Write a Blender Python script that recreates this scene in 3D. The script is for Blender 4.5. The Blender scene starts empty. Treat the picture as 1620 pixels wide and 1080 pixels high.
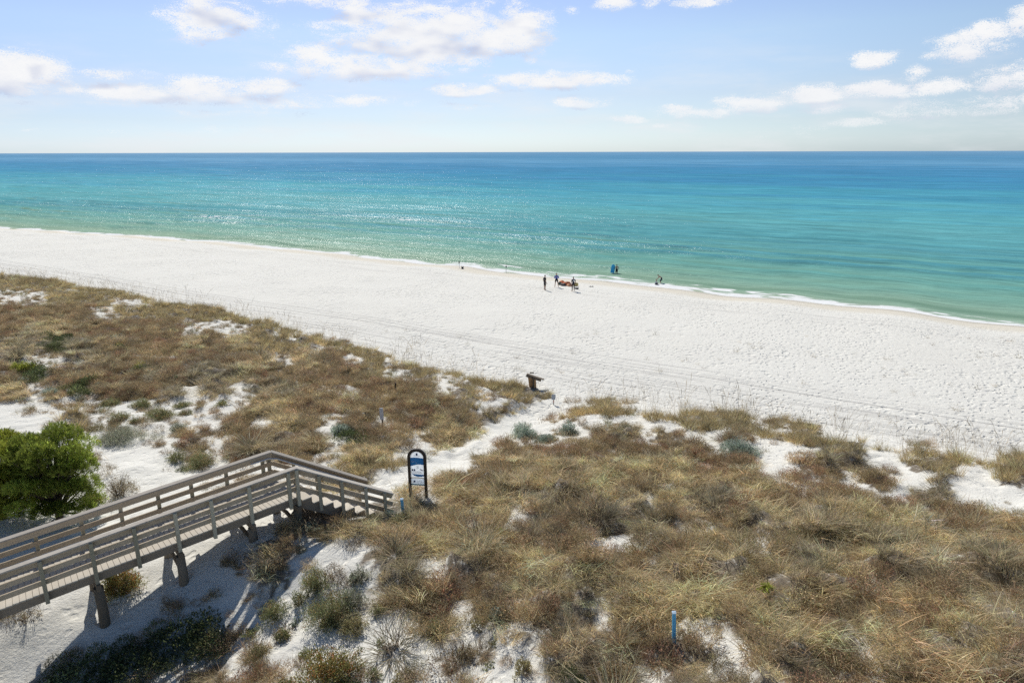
import bpy, bmesh, math, random
import numpy as np
from mathutils import Vector, Matrix, Quaternion

random.seed(7)
RNG = np.random.default_rng(11)
R = math.radians
scene = bpy.context.scene
COL = scene.collection

# ------------------------------------------------------------------ camera
CAM_Z, PITCH, ROLL, FOC = 17.0, R(15.5), R(-0.15), 1080.0
SP, CP = math.sin(PITCH), math.cos(PITCH)
cam_d = bpy.data.cameras.new("camera")
cam_d.sensor_width = 36.0
cam_d.lens = 24.0
cam_d.clip_start = 0.3
cam_d.clip_end = 90000.0
cam = bpy.data.objects.new("camera", cam_d)
COL.objects.link(cam)
cam.matrix_world = (Matrix.Translation((0, 0, CAM_Z)) @ Matrix.Rotation(R(90) - PITCH, 4, 'X')
                    @ Matrix.Rotation(ROLL, 4, 'Z'))
scene.camera = cam


def px_dir(px, py):
    """unit-depth ray of a photograph point (used for taking measurements)"""
    a = (np.asarray(px, float) - 810.0) / FOC
    b = (np.asarray(py, float) - 540.0) / FOC
    return a, CP - b * SP, -(SP + b * CP)


def at_z(px, py, z):
    dx, dy, dz = px_dir(px, py)
    t = (np.asarray(z, float) - CAM_Z) / dz
    return dx * t, dy * t


def project(x, y, z):
    h = CAM_Z - np.asarray(z, float)
    D = y * CP + h * SP
    c = h * CP - y * SP
    D = np.where(D < 0.5, 0.5, D)
    return 810 + FOC * x / D, 540 + FOC * c / D, D


# ------------------------------------------------------------------ noise (vectorised gradient noise)
_P = np.random.default_rng(5).permutation(512)
_P = np.concatenate([_P, _P, _P])
_G = np.random.default_rng(6).uniform(0, 2 * math.pi, 1536)
_GX, _GY = np.cos(_G), np.sin(_G)


def perlin(x, y, seed=0):
    x = np.asarray(x, float) + seed * 17.31
    y = np.asarray(y, float) - seed * 9.73
    xi = np.floor(x).astype(int); yi = np.floor(y).astype(int)
    xf = x - xi; yf = y - yi
    u = xf * xf * xf * (xf * (xf * 6 - 15) + 10)
    v = yf * yf * yf * (yf * (yf * 6 - 15) + 10)

    def g(ix, iy, fx, fy):
        h = _P[(_P[ix & 511] + iy) & 511]
        return _GX[h] * fx + _GY[h] * fy
    a = g(xi, yi, xf, yf); b = g(xi + 1, yi, xf - 1, yf)
    c = g(xi, yi + 1, xf, yf - 1); d = g(xi + 1, yi + 1, xf - 1, yf - 1)
    return ((a * (1 - u) + b * u) * (1 - v) + (c * (1 - u) + d * u) * v) * 1.5


def fbm(x, y, octv=4, seed=0, gain=0.5):
    s = 0; a = 1.0
    for i in range(octv):
        s = s + a * perlin(np.asarray(x) * 2 ** i, np.asarray(y) * 2 ** i, seed + i)
        a *= gain
    return s


def sstep(x, a, b):
    t = np.clip((np.asarray(x, float) - a) / (b - a), 0, 1)
    return t * t * (3 - 2 * t)


# ------------------------------------------------------------------ shoreline frame
SH = [(0, 358), (130, 367), (300, 378), (500, 398), (640, 413), (730, 423), (830, 433), (940, 443), (1090, 459),
      (1180, 469), (1280, 481), (1450, 498), (1620, 516)]
_sx, _sy = at_z([p[0] for p in SH], [p[1] for p in SH], 0.05)
O2 = np.array([_sx.mean(), _sy.mean()])
_dir = np.array([_sx[-1] - _sx[0], _sy[-1] - _sy[0]]); _dir /= np.linalg.norm(_dir)
EU = _dir
EN = np.array([-_dir[1], _dir[0]])
_su = (_sx - O2[0]) * EU[0] + (_sy - O2[1]) * EU[1]
_sv = (_sx - O2[0]) * EN[0] + (_sy - O2[1]) * EN[1]
_pf = np.polyfit(_su, _sv, 5)


def shore_s(u):
    u = np.asarray(u, float)
    uc = np.clip(u, _su.min() - 6, _su.max() + 6)
    w = 0.55 * np.sin(u * 0.23 + 1.0) + 0.35 * np.sin(u * 0.53) + 0.5 * perlin(u * 0.12, 0 * u, 3)
    return np.polyval(_pf, uc) + w


def to_ud(x, y):
    u = (x - O2[0]) * EU[0] + (y - O2[1]) * EU[1]
    v = (x - O2[0]) * EN[0] + (y - O2[1]) * EN[1]
    return u, v - shore_s(u)


# ------------------------------------------------------------------ terrain
TOE = [(-60, 428), (0, 437), (150, 457), (300, 486), (450, 521), (560, 553), (700, 592), (800, 613), (850, 632),
       (930, 640), (1000, 644), (1100, 657), (1200, 672), (1300, 687), (1450, 708), (1550, 720), (1640, 732), (1760, 745)]
_tx, _ty = at_z([p[0] for p in TOE], [p[1] for p in TOE], 1.9)
_tu = (_tx - O2[0]) * EU[0] + (_ty - O2[1]) * EU[1]
_tv = (_tx - O2[0]) * EN[0] + (_ty - O2[1]) * EN[1]
_o = np.argsort(_tu)
_tu, _tv = _tu[_o], _tv[_o]

CTRL = [(0, 1075, 3.45), (100, 1005, 3.95), (0, 985, 4.1), (150, 992, 4.02), (275, 927, 4.44), (389, 857, 5.1), (466, 828, 5.2),
        (200, 1050, 3.6), (320, 1000, 3.95), (330, 1075, 3.9), (420, 960, 4.5), (480, 862, 5.3), (560, 842, 5.35),
        (450, 1040, 4.5), (560, 1000, 4.9), (560, 1075, 4.8), (650, 870, 5.3), (700, 980, 5.2), (760, 1070, 5.2),
        (661, 788, 4.55), (620, 800, 4.75), (720, 830, 5.0), (800, 760, 4.6), (850, 900, 5.5), (950, 1000, 5.7),
        (1063, 1022, 5.7), (1000, 1075, 5.6), (1200, 1000, 5.9), (1150, 1060, 6.0), (1330, 1075, 6.1), (1450, 1000, 6.1),
        (1610, 1075, 6.4), (1610, 960, 6.0), (1400, 900, 5.6), (1200, 900, 5.5), (1000, 850, 5.0), (1100, 790, 4.6),
        (1300, 800, 4.7), (1500, 850, 5.0), (1610, 830, 4.6), (950, 720, 4.1), (1100, 730, 3.9), (1250, 730, 4.0),
        (1400, 760, 4.1), (1550, 790, 4.2),
        (930, 652, 3.1), (1000, 657, 3.25), (1100, 673, 3.4), (1200, 689, 3.5), (1300, 704, 3.55), (1450, 726, 3.7),
        (1550, 739, 3.8), (1640, 751, 3.85),
        (930, 634, 1.95), (1000, 637, 1.95), (1100, 650, 1.9), (1200, 664, 1.9), (1300, 678, 1.9), (1450, 699, 1.9),
        (1640, 722, 1.9),
        (690, 728, 3.9), (740, 705, 3.4), (790, 682, 2.9), (840, 655, 2.3), (880, 641, 2.0),
        (0, 430, 1.9), (150, 449, 1.9), (300, 478, 1.9), (450, 513, 1.9), (560, 545, 1.9), (700, 583, 1.9), (800, 603, 1.95),
        (850, 626, 2.0),
        (0, 470, 3.0), (150, 490, 3.0), (300, 520, 3.0), (450, 560, 3.0), (600, 600, 3.0), (720, 622, 2.9), (810, 640, 2.85),
        (0, 540, 3.7), (200, 570, 3.7), (400, 610, 3.7), (550, 650, 3.7), (650, 680, 3.7), (60, 620, 3.6), (200, 640, 3.6),
        (100, 670, 3.7), (280, 700, 3.9), (400, 690, 4.0), (200, 760, 4.2), (300, 760, 4.25), (80, 850, 4.2), (150, 800, 4.2),
        (430, 730, 4.2), (520, 730, 4.2), (600, 748, 4.4), (640, 705, 4.0),
        (-120, 1000, 3.9), (-120, 820, 4.3), (-120, 640, 3.8), (-120, 520, 3.6), (1750, 1000, 6.3), (1750, 850, 5.0)]
_c = np.array(CTRL, float)
_cx, _cy = at_z(_c[:, 0], _c[:, 1], _c[:, 2])
_cz = _c[:, 2]
_ex = np.array([[-20, 5, 4.2], [-8, 3, 4.6], [4, 3, 5.6], [16, 3, 6.3], [-40, 12, 4.2], [35, 12, 6], [-60, 30, 4], [50, 5, 6], [-90, 60, 3.6]])
_cx = np.concatenate([_cx, _ex[:, 0]]); _cy = np.concatenate([_cy, _ex[:, 1]]); _cz = np.concatenate([_cz, _ex[:, 2]])
_K = 1.2


def _phi(r2):
    return -np.sqrt(r2 + _K * _K)


_A = _phi((_cx[:, None] - _cx[None]) ** 2 + (_cy[:, None] - _cy[None]) ** 2) - 0.02 * np.eye(len(_cx))
_n = len(_cx)
_M = np.zeros((_n + 1, _n + 1)); _M[:_n, :_n] = _A; _M[:_n, _n] = 1; _M[_n, :_n] = 1
_W = np.linalg.solve(_M, np.concatenate([_cz, [0]]))


def dune_rbf(x, y):
    x = np.asarray(x, float); y = np.asarray(y, float)
    out = np.full(x.shape, _W[_n])
    for i in range(_n):
        out = out + _W[i] * _phi((x - _cx[i]) ** 2 + (y - _cy[i]) ** 2)
    return np.clip(out, 1.85, 6.8)


def beach_z(d):
    return np.interp(d, [-400, -32, -22, -14, -8, -3, 0, 4, 12, 40, 120, 400], [2.0, 1.85, 1.62, 1.32, 0.92, 0.36, 0.0, -0.35, -0.8, -2.5, -5, -9])


def terrain(x, y):
    x = np.asarray(x, float); y = np.asarray(y, float)
    u, d = to_ud(x, y)
    v = d + shore_s(u)
    toe = np.interp(u, _tu, _tv)
    k = v - toe                       # >0 seaward of the dune foot
    w = sstep(k, 2.6, -0.2)           # 1 on the dune
    zb = beach_z(d) + 0.05 * fbm(x * 0.12, y * 0.12, 2, 31) * sstep(d, -3, -9)
    zd = dune_rbf(x, y)
    hum = 0.10 * fbm(x * 0.35, y * 0.35, 3, 41) + 0.10 * np.abs(perlin(x * 0.9, y * 0.9, 43)) - 0.02
    zd = zd + hum
    return zb * (1 - w) + zd * w


def ground_hit(px, py, zoff=0.0):
    """first terrain point along the sight line of a photograph point"""
    dx, dy, dz = px_dir(px, py)
    t = np.linspace(8, 190, 3600)
    zz = CAM_Z + dz * t - terrain(dx * t, dy * t) - zoff
    i = np.argmax(zz < 0)
    if zz[i] >= 0:
        i = len(t) - 1
    t0 = t[i - 1] + (t[i] - t[i - 1]) * zz[i - 1] / (zz[i - 1] - zz[i]) if i > 0 else t[0]
    x, y = dx * t0, dy * t0
    return float(x), float(y), float(terrain(x, y)), float(t0)


# ------------------------------------------------------------------ vegetation chart: 45 x 27 cells, 36 x 24 px, from y = 432
_rows = [
    ["ooo......", ".........", ".........", ".........", "........."],
    [",,ooo,...", ".........", ".........", ".........", "........."],
    ["bbbb,oooo", "o........", ".........", ".........", "........."],
    ["bttbbbrb,", ",,o......", ".........", ".........", "........."],
    ["ddgdbbrrt", "btooo,,..", ".........", ".........", "........."],
    ["d,,ddbrrb", "bbt,tb,o.", ".........", ".........", "........."],
    ["bgbbbbdbd", "ddbbbbbo,", "o,.......", ".........", "........."],
    ["t,bgbbbd,", "d,ddrrrrb", "b,o,oo...", ".........", "........."],
    [".,,,,,,,,", ",,ttbrrbr", "bbo,oo.,o", ",........", "........."],
    ["..,o,,,,,", ",b,tb,brr", "btbo..,,,", ",..ooo,oo", "........."],
    ["....,,,,b", ",bbdb,gbr", ",tt..,,,b", "d,b,.b.,o", "........."],
    ["....,..,b", ",bdbb,tt,", ",to.rrrrb", "rrdb..,.,", "oo..,...."],
    ["....,..,,", ",,...,too", "..,rttttt", "tttrrb..b", "dd..oo..o"],
    ["....,....", ",,,,,toot", ".tbbttttt", "tbttttrrr", "r.b.,o..o"],
    [".........", ",,,,,,,,t", ",,ttddddt", "d,tddttrr", "rrr,dd...",],
    [".........", "..,,dd,tt", "dtbt,bdbd", "ddbddbttd", "tttbdbb.,"],
    [".........", ".,,bdtttt", "btbb,db,d", "ddd,bdddd", "dtttttbtt"],
    [".........", ",,db,.,,t", "tttttbbb,", ",,dttt,bt", "ddddtdttt"],
    ["........,", ",,dd,,,bd", ",ddtttbbb", "brdbdbtbd", "dtdtbdddt"],
    ["....,,,,,", ",,db,,,bd", ",dddbtttb", "bbdtdbbdd", "dtbdddbdd"],
    ["......,,,", ",,d,.,,,d", "bbdbddttt", "ttttttbbd", "tb,tbbddd"],
    [".,....,,,", ",,,,.,,,b", "br,brbbd,", "tttttttbb", "tbbttbddb"],
    [".,..,,,,g", ",,,..,,,,", "bb,d,bbd,", "d,t,tbttt", "tbtbbbtbd"],
    [".,.,,,,gg", "g,..,,.,,", ",b,,b,ddd", "bbb,,bttt", "t,tbdbbdt"],
    ["..,,ggggg", "g,,....,d", ",,,b,,bd,", "dbdb,,dtt", "b,ttbbtdb"],
    [",,gggggg,", "b,b..,,,,", ",b,,,,dd,", ",ddd,,bdd", "b,tttbdtd"],
    [",ggggg,,b", "dbb,,g,,,", ",,b,,,,gb", ",.bdtbd,d", "bb,ttttbd"],
]
CHART = ["".join(r) for r in _rows]
assert len(CHART) == 27 and all(len(r) == 45 for r in CHART), [len(r) for r in CHART]
CODES = ".,btordg"
CH = np.array([[CODES.index(c) for c in r] for r in CHART])
CH[19:, :13] = np.where(CH[19:, :13] == 0, 1, CH[19:, :13])


def veg_code(x, y, z, jitter=True):
    px, py, D = project(x, y, z + 0.22)
    wx = 26 * fbm(x * 0.7, y * 0.7, 3, 61) * np.clip(20 / D, 0.3, 1.3)
    wy = 16 * fbm(x * 0.7, y * 0.7, 3, 71) * np.clip(20 / D, 0.3, 1.3)
    c = np.floor((px + wx) / 36).astype(int)
    r = np.floor((py + wy - 432) / 24).astype(int)
    code = CH[np.clip(r, 0, 26), np.clip(c, 0, 44)]
    code = np.where(r < 0, 0, code)
    u, d = to_ud(x, y)
    k = d + shore_s(u) - np.interp(u, _tu, _tv)
    code = np.where(k > 1.4, 0, code)
    return code, px, py, D


def HUMP(x, y):
    """tussock mounds under the thick grass"""
    return 0.24 * np.clip(fbm(x * 0.75, y * 0.75, 2, 91), -0.35, 1.4) + 0.16 * np.clip(perlin(x * 1.7, y * 1.7, 95), 0, 1)


def line_dist(x, y, pts):
    best = np.full(np.shape(x), 1e9)
    for (a, b) in zip(pts, pts[1:]):
        a = np.array(a); b = np.array(b); d = b - a
        t_ = np.clip(((x - a[0]) * d[0] + (y - a[1]) * d[1]) / (d @ d), 0, 1)
        best = np.minimum(best, np.hypot(x - a[0] - t_ * d[0], y - a[1] - t_ * d[1]))
    return best


PATHW = [ground_hit(*q)[:2] for q in [(600, 776), (640, 752), (690, 730), (740, 705), (790, 683), (835, 660), (868, 640)]]

CREST = [(915, 652, 3.0), (960, 652, 3.15), (1000, 657, 3.25), (1050, 664, 3.3), (1100, 673, 3.4), (1150, 681, 3.45), (1200, 689, 3.5), (1300, 704, 3.55), (1380, 716, 3.65), (1450, 726, 3.7), (1550, 739, 3.8), (1640, 751, 3.85), (1800, 772, 3.9)]
CRESTW = [tuple(float(q) for q in at_z(*c)) for c in CREST]
TOEL = [(-40, 440), (0, 442), (80, 446), (150, 460), (300, 490), (450, 525), (560, 557), (700, 596), (800, 617), (850, 634)]
TOEW = [tuple(float(q) for q in at_z(a, b, 2.1)) for a, b in TOEL]
# ------------------------------------------------------------------ helpers: objects
def tag(o, label=None, cat=None, group=None, kind=None):
    if label: o["label"] = label
    if cat: o["category"] = cat
    if group: o["group"] = group
    if kind: o["kind"] = kind
    return o


def empty(name, loc, rz=0.0):
    o = bpy.data.objects.new(name, None)
    o.empty_display_size = 0.2
    COL.objects.link(o)
    o.location = loc
    o.rotation_euler = (0, 0, rz)
    return o


def link(name, me, parent=None, mat=None, loc=None):
    o = bpy.data.objects.new(name, me)
    COL.objects.link(o)
    if mat:
        me.materials.clear()
        me.materials.append(mat)
    if parent: o.parent = parent
    if loc: o.location = loc
    return o


def np_mesh(name, V, F, color=None, attrs=None, smooth=False):
    """V (n,3), F (m,4) quads or (m,3) tris"""
    me = bpy.data.meshes.new(name)
    V = np.asarray(V, np.float32); F = np.asarray(F, np.int32)
    k = F.shape[1]
    me.vertices.add(len(V)); me.vertices.foreach_set("co", V.ravel())
    me.loops.add(F.size); me.loops.foreach_set("vertex_index", F.ravel())
    me.polygons.add(len(F)); me.polygons.foreach_set("loop_start", np.arange(0, F.size, k, dtype=np.int32))
    if smooth:
        me.polygons.foreach_set("use_smooth", np.ones(len(F), bool))
    me.update(calc_edges=True)
    if color is not None:      # per face colour
        a = me.attributes.new("leaf_tone", 'FLOAT_COLOR', 'FACE')
        c = np.ones((len(F), 4), np.float32); c[:, :3] = color
        a.data.foreach_set("color", c.ravel())
    for nm, arr in (attrs or {}).items():
        a = me.attributes.new(nm, 'FLOAT', 'POINT')
        a.data.foreach_set("value", np.asarray(arr, np.float32).ravel())
    me.validate()
    return me


class MB:
    """collects boxes, bars and tubes into one mesh"""
    def __init__(self):
        self.bm = bmesh.new()

    def bar(self, a, b, w, h, up=(0, 0, 1), bevel=0.0):
        a = Vector(a); b = Vector(b); d = (b - a)
        L = d.length; d.normalize()
        s = d.cross(Vector(up))
        if s.length < 1e-5: s = d.cross(Vector((1, 0, 0)))
        s.normalize(); n = s.cross(d)
        vs = []
        for t in (a, b):
            for i, j in ((-1, -1), (1, -1), (1, 1), (-1, 1)):
                vs.append(self.bm.verts.new(t + s * (i * w / 2) + n * (j * h / 2)))
        f = [(3, 2, 1, 0), (4, 5, 6, 7), (0, 1, 5, 4), (1, 2, 6, 5), (2, 3, 7, 6), (3, 0, 4, 7)]
        fs = [self.bm.faces.new([vs[i] for i in q]) for q in f]
        if bevel:
            es = {e for q in fs for e in q.edges}
            bmesh.ops.bevel(self.bm, geom=list(es), offset=bevel, segments=1, affect='EDGES')
        return self

    def box(self, c, s, rz=0.0, bevel=0.0):
        c = Vector(c)
        d = Vector((math.cos(rz), math.sin(rz), 0)) * (s[0] / 2)
        return self.bar(c - d, c + d, s[1], s[2], bevel=bevel)

    def tube(self, pts, rad, seg=10, caps=True, flat=1.0):
        pts = [Vector(p) for p in pts]
        rads = rad if isinstance(rad, (list, tuple)) else [rad] * len(pts)
        rings = []
        nrm = None
        for i, p in enumerate(pts):
            d = (pts[min(i + 1, len(pts) - 1)] - pts[max(i - 1, 0)]).normalized()
            if nrm is None:
                nrm = d.orthogonal().normalized()
            nrm = (nrm - d * nrm.dot(d)).normalized()
            bn = d.cross(nrm)
            rings.append([self.bm.verts.new(p + (nrm * math.cos(2 * math.pi * k / seg) + bn * flat * math.sin(2 * math.pi * k / seg)) * rads[i]) for k in range(seg)])
        for r0, r1 in zip(rings, rings[1:]):
            for k in range(seg):
                f = self.bm.faces.new((r0[k], r0[(k + 1) % seg], r1[(k + 1) % seg], r1[k]))
                f.smooth = True
        if caps:
            self.bm.faces.new(list(reversed(rings[0]))); self.bm.faces.new(rings[-1])
        return self

    def poly(self, pts, thick=None, nrm=None):
        vs = [self.bm.verts.new(Vector(p)) for p in pts]
        f = self.bm.faces.new(vs)
        if thick:
            r = bmesh.ops.extrude_face_region(self.bm, geom=[f])
            n = Vector(nrm) * thick
            for v in [g for g in r["geom"] if isinstance(g, bmesh.types.BMVert)]:
                v.co += n
        return self

    def blob(self, c, s, seed=0, rough=0.15, sub=2, rot=None):
        m = Matrix.Translation(c)
        if rot: m = m @ rot
        m = m @ Matrix.Diagonal((s[0], s[1], s[2], 1))
        r = bmesh.ops.create_icosphere(self.bm, subdivisions=sub, radius=1.0)
        rg = random.Random(seed)
        off = [Vector((rg.uniform(-1, 1), rg.uniform(-1, 1), rg.uniform(-1, 1))).normalized() for _ in range(7)]
        for v in r["verts"]:
            k = 1.0 + rough * sum(math.sin(3.1 * v.co.dot(o) + i) for i, o in enumerate(off)) / 3
            v.co = m @ (v.co * k)
        for f in {f for v in r["verts"] for f in v.link_faces}: f.smooth = True
        return self

    def build(self, name, mat, parent=None):
        me = bpy.data.meshes.new(name)
        bmesh.ops.recalc_face_normals(self.bm, faces=self.bm.faces[:])
        self.bm.to_mesh(me); self.bm.free()
        return link(name, me, parent, mat)


# ------------------------------------------------------------------ helpers: materials
def new_mat(name):
    m = bpy.data.materials.new(name)
    m.use_nodes = True
    nt = m.node_tree
    nt.nodes.clear()
    return m, NT(nt)


class NT:
    def __init__(self, nt):
        self.nt = nt

    def n(self, typ, ins=None, **props):
        nd = self.nt.nodes.new(typ)
        for k, v in props.items():
            setattr(nd, k, v)
        for k, v in (ins or {}).items():
            s = nd.inputs[k]
            if hasattr(v, "is_output"):
                self.nt.links.new(v, s)
            else:
                s.default_value = v
        return nd

    def math(self, op, a, b=None, c=None, clamp=False):
        nd = self.nt.nodes.new("ShaderNodeMath"); nd.operation = op; nd.use_clamp = clamp
        for i, v in enumerate((a, b, c)):
            if v is None: continue
            if hasattr(v, "is_output"): self.nt.links.new(v, nd.inputs[i])
            else: nd.inputs[i].default_value = v
        return nd.outputs[0]

    def vmath(self, op, a, b=None):
        nd = self.nt.nodes.new("ShaderNodeVectorMath"); nd.operation = op
        for i, v in enumerate((a, b)):
            if v is None: continue
            if hasattr(v, "is_output"): self.nt.links.new(v, nd.inputs[i])
            else: nd.inputs[i].default_value = v
        return nd.outputs["Value"] if op in ("DOT_PRODUCT", "LENGTH") else nd.outputs[0]

    def ramp(self, f, stops, interp='LINEAR'):
        nd = self.nt.nodes.new("ShaderNodeValToRGB")
        cr = nd.color_ramp; cr.interpolation = interp
        while len(cr.elements) < len(stops): cr.elements.new(0.5)
        for e, (p, c) in zip(cr.elements, stops):
            e.position = p
            e.color = c if len(c) == 4 else (*c, 1)
        self.nt.links.new(f, nd.inputs[0])
        return nd.outputs[0]

    def sst(self, v, a, b):
        nd = self.nt.nodes.new("ShaderNodeMapRange"); nd.interpolation_type = 'SMOOTHSTEP'
        self.nt.links.new(v, nd.inputs[0])
        lo, hi, t0, t1 = (a, b, 0, 1) if a < b else (b, a, 1, 0)
        for i, q in zip((1, 2, 3, 4), (lo, hi, t0, t1)): nd.inputs[i].default_value = q
        return nd.outputs[0]

    def mix(self, f, a, b, mode='MIX'):
        nd = self.nt.nodes.new("ShaderNodeMix"); nd.data_type = 'RGBA'; nd.blend_type = mode
        for k, v in ((0, f), (6, a), (7, b)):
            if hasattr(v, "is_output"): self.nt.links.new(v, nd.inputs[k])
            else: nd.inputs[k].default_value = v if k == 0 else ((*v, 1) if len(v) == 3 else v)
        return nd.outputs[2]

    def noise(self, vec, scale, detail=3, rough=0.5, out=0, dist=0.0):
        nd = self.nt.nodes.new("ShaderNodeTexNoise")
        if vec is not None: self.nt.links.new(vec, nd.inputs["Vector"])
        nd.inputs["Scale"].default_value = scale; nd.inputs["Detail"].default_value = detail
        nd.inputs["Roughness"].default_value = rough; nd.inputs["Distortion"].default_value = dist
        return nd.outputs[out]

    def attr(self, name, typ='GEOMETRY', out="Fac"):
        nd = self.nt.nodes.new("ShaderNodeAttribute"); nd.attribute_name = name; nd.attribute_type = typ
        return nd.outputs[out]

    def out(self, sh):
        o = self.nt.nodes.new("ShaderNodeOutputMaterial")
        self.nt.links.new(sh, o.inputs[0])


def lin(r, g, b):
    f = lambda c: c / 12.92 if c <= 0.04045 else ((c + 0.055) / 1.055) ** 2.4
    return (f(r / 255), f(g / 255), f(b / 255))


def plain_mat(name, col, rough=0.7, var=0.18, scale=9.0, metallic=0.0, bump=0.0, spec=0.4):
    m, t = new_mat(name)
    co = t.n("ShaderNodeTexCoord").outputs["Object"]
    nz = t.noise(co, scale, 4, 0.6)
    c = t.mix(nz, tuple(x * (1 - var) for x in col), tuple(min(1, x * (1 + var)) for x in col))
    ins = {"Base Color": c, "Roughness": rough, "Metallic": metallic, "Specular IOR Level": spec}
    if bump:
        b = t.n("ShaderNodeBump", {"Height": nz, "Strength": 0.6, "Distance": bump})
        ins["Normal"] = b.outputs[0]
    p = t.n("ShaderNodeBsdfPrincipled", ins)
    t.out(p.outputs[0])
    return m


def wood_mat(name, c0, c1, axis_scale=(1.2, 14, 14), rough=0.85):
    """weathered timber: grain along local X of the world-placed part, knots and grey/brown patches"""
    m, t = new_mat(name)
    geo = t.n("ShaderNodeTexCoord").outputs["Object"]
    mp = t.n("ShaderNodeMapping", {"Vector": geo, "Rotation": (0, 0, R(-36)), "Scale": axis_scale})
    g = t.noise(mp.outputs[0], 3.0, 6, 0.65, dist=0.4)
    big = t.noise(geo, 1.3, 3, 0.6)
    oi = t.n("ShaderNodeObjectInfo").outputs["Random"]
    f = t.math('ADD', t.math('MULTIPLY', g, 0.75), t.math('MULTIPLY', big, 0.35))
    f = t.math('ADD', f, t.math('MULTIPLY', t.math('SUBTRACT', oi, 0.5), 0.5))
    c = t.mix(t.sst(f, 0.3, 0.8), c0, c1)
    spot = t.sst(t.noise(geo, 7.0, 3, 0.7), 0.62, 0.75)
    c = t.mix(t.math('MULTIPLY', spot, 0.45), c, tuple(x * 0.45 for x in c0))
    b = t.n("ShaderNodeBump", {"Height": g, "Strength": 0.5, "Distance": 0.006})
    p = t.n("ShaderNodeBsdfPrincipled", {"Base Color": c, "Roughness": rough, "Normal": b.outputs[0], "Specular IOR Level": 0.25})
    t.out(p.outputs[0])
    return m


def leaf_mat(name, col, rough=0.6, transl=0.3, instancer=False, spec=0.25):
    """foliage: own colour per blade / leaf, per plant tint, light passing through"""
    m, t = new_mat(name)
    tone = t.attr("leaf_tone", 'GEOMETRY', "Color")
    if instancer:
        tint = t.attr("tint", 'INSTANCER', "Color")
        c = t.mix(1.0, tone, tint, 'MULTIPLY')
    else:
        rnd = t.n("ShaderNodeObjectInfo").outputs["Random"]
        k = t.math('ADD', 0.86, t.math('MULTIPLY', rnd, 0.28))
        base = t.vmath('SCALE', tone); sc = base.node; sc.inputs[3].default_value = 1.0
        t.nt.links.new(k, sc.inputs[3])
        c = t.mix(1.0, base, (*col, 1), 'MULTIPLY')
    p = t.n("ShaderNodeBsdfPrincipled", {"Base Color": c, "Roughness": rough, "Specular IOR Level": spec})
    tr = t.n("ShaderNodeBsdfTranslucent", {"Color": c})
    mx = t.n("ShaderNodeMixShader", {0: transl, 1: p.outputs[0], 2: tr.outputs[0]})
    t.out(mx.outputs[0])
    return m
# ------------------------------------------------------------------ light
SUN_EL, SUN_AZ = R(43), R(-23)           # azimuth measured from +Y towards +X
world = bpy.data.worlds.new("World")
scene.world = world
world.use_nodes = True
wt = NT(world.node_tree)
world.node_tree.nodes.clear()

sun_d = bpy.data.lights.new("sun", 'SUN')
sun_d.energy = 3.6
sun_d.angle = R(0.53)
sun_d.color = (1.0, 0.955, 0.88)
sun = bpy.data.objects.new("sun", sun_d)
COL.objects.link(sun)
sdir = Vector((math.sin(SUN_AZ) * math.cos(SUN_EL), math.cos(SUN_AZ) * math.cos(SUN_EL), math.sin(SUN_EL)))
sun.rotation_euler = sdir.to_track_quat('Z', 'Y').to_euler()
sun.location = sdir * 100

scene.view_settings.view_transform = 'Standard'
scene.view_settings.look = 'None'
scene.view_settings.gamma = 1.0
scene.view_settings.use_curve_mapping = False
scene.view_settings.exposure = EXPOSURE = 0.25

# ------------------------------------------------------------------ sky with clouds (directions, at infinity)
sky = wt.n("ShaderNodeTexSky", sky_type='NISHITA', sun_disc=False, sun_elevation=SUN_EL, sun_rotation=SUN_AZ,
           altitude=0.0, air_density=1.0, dust_density=0.6, ozone_density=2.0)
tc = wt.n("ShaderNodeTexCoord").outputs["Generated"]
sep = wt.n("ShaderNodeSeparateXYZ", {0: tc})
az = wt.math('ARCTAN2', sep.outputs[0], sep.outputs[1])
el = wt.math('ARCSINE', sep.outputs[2])

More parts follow.
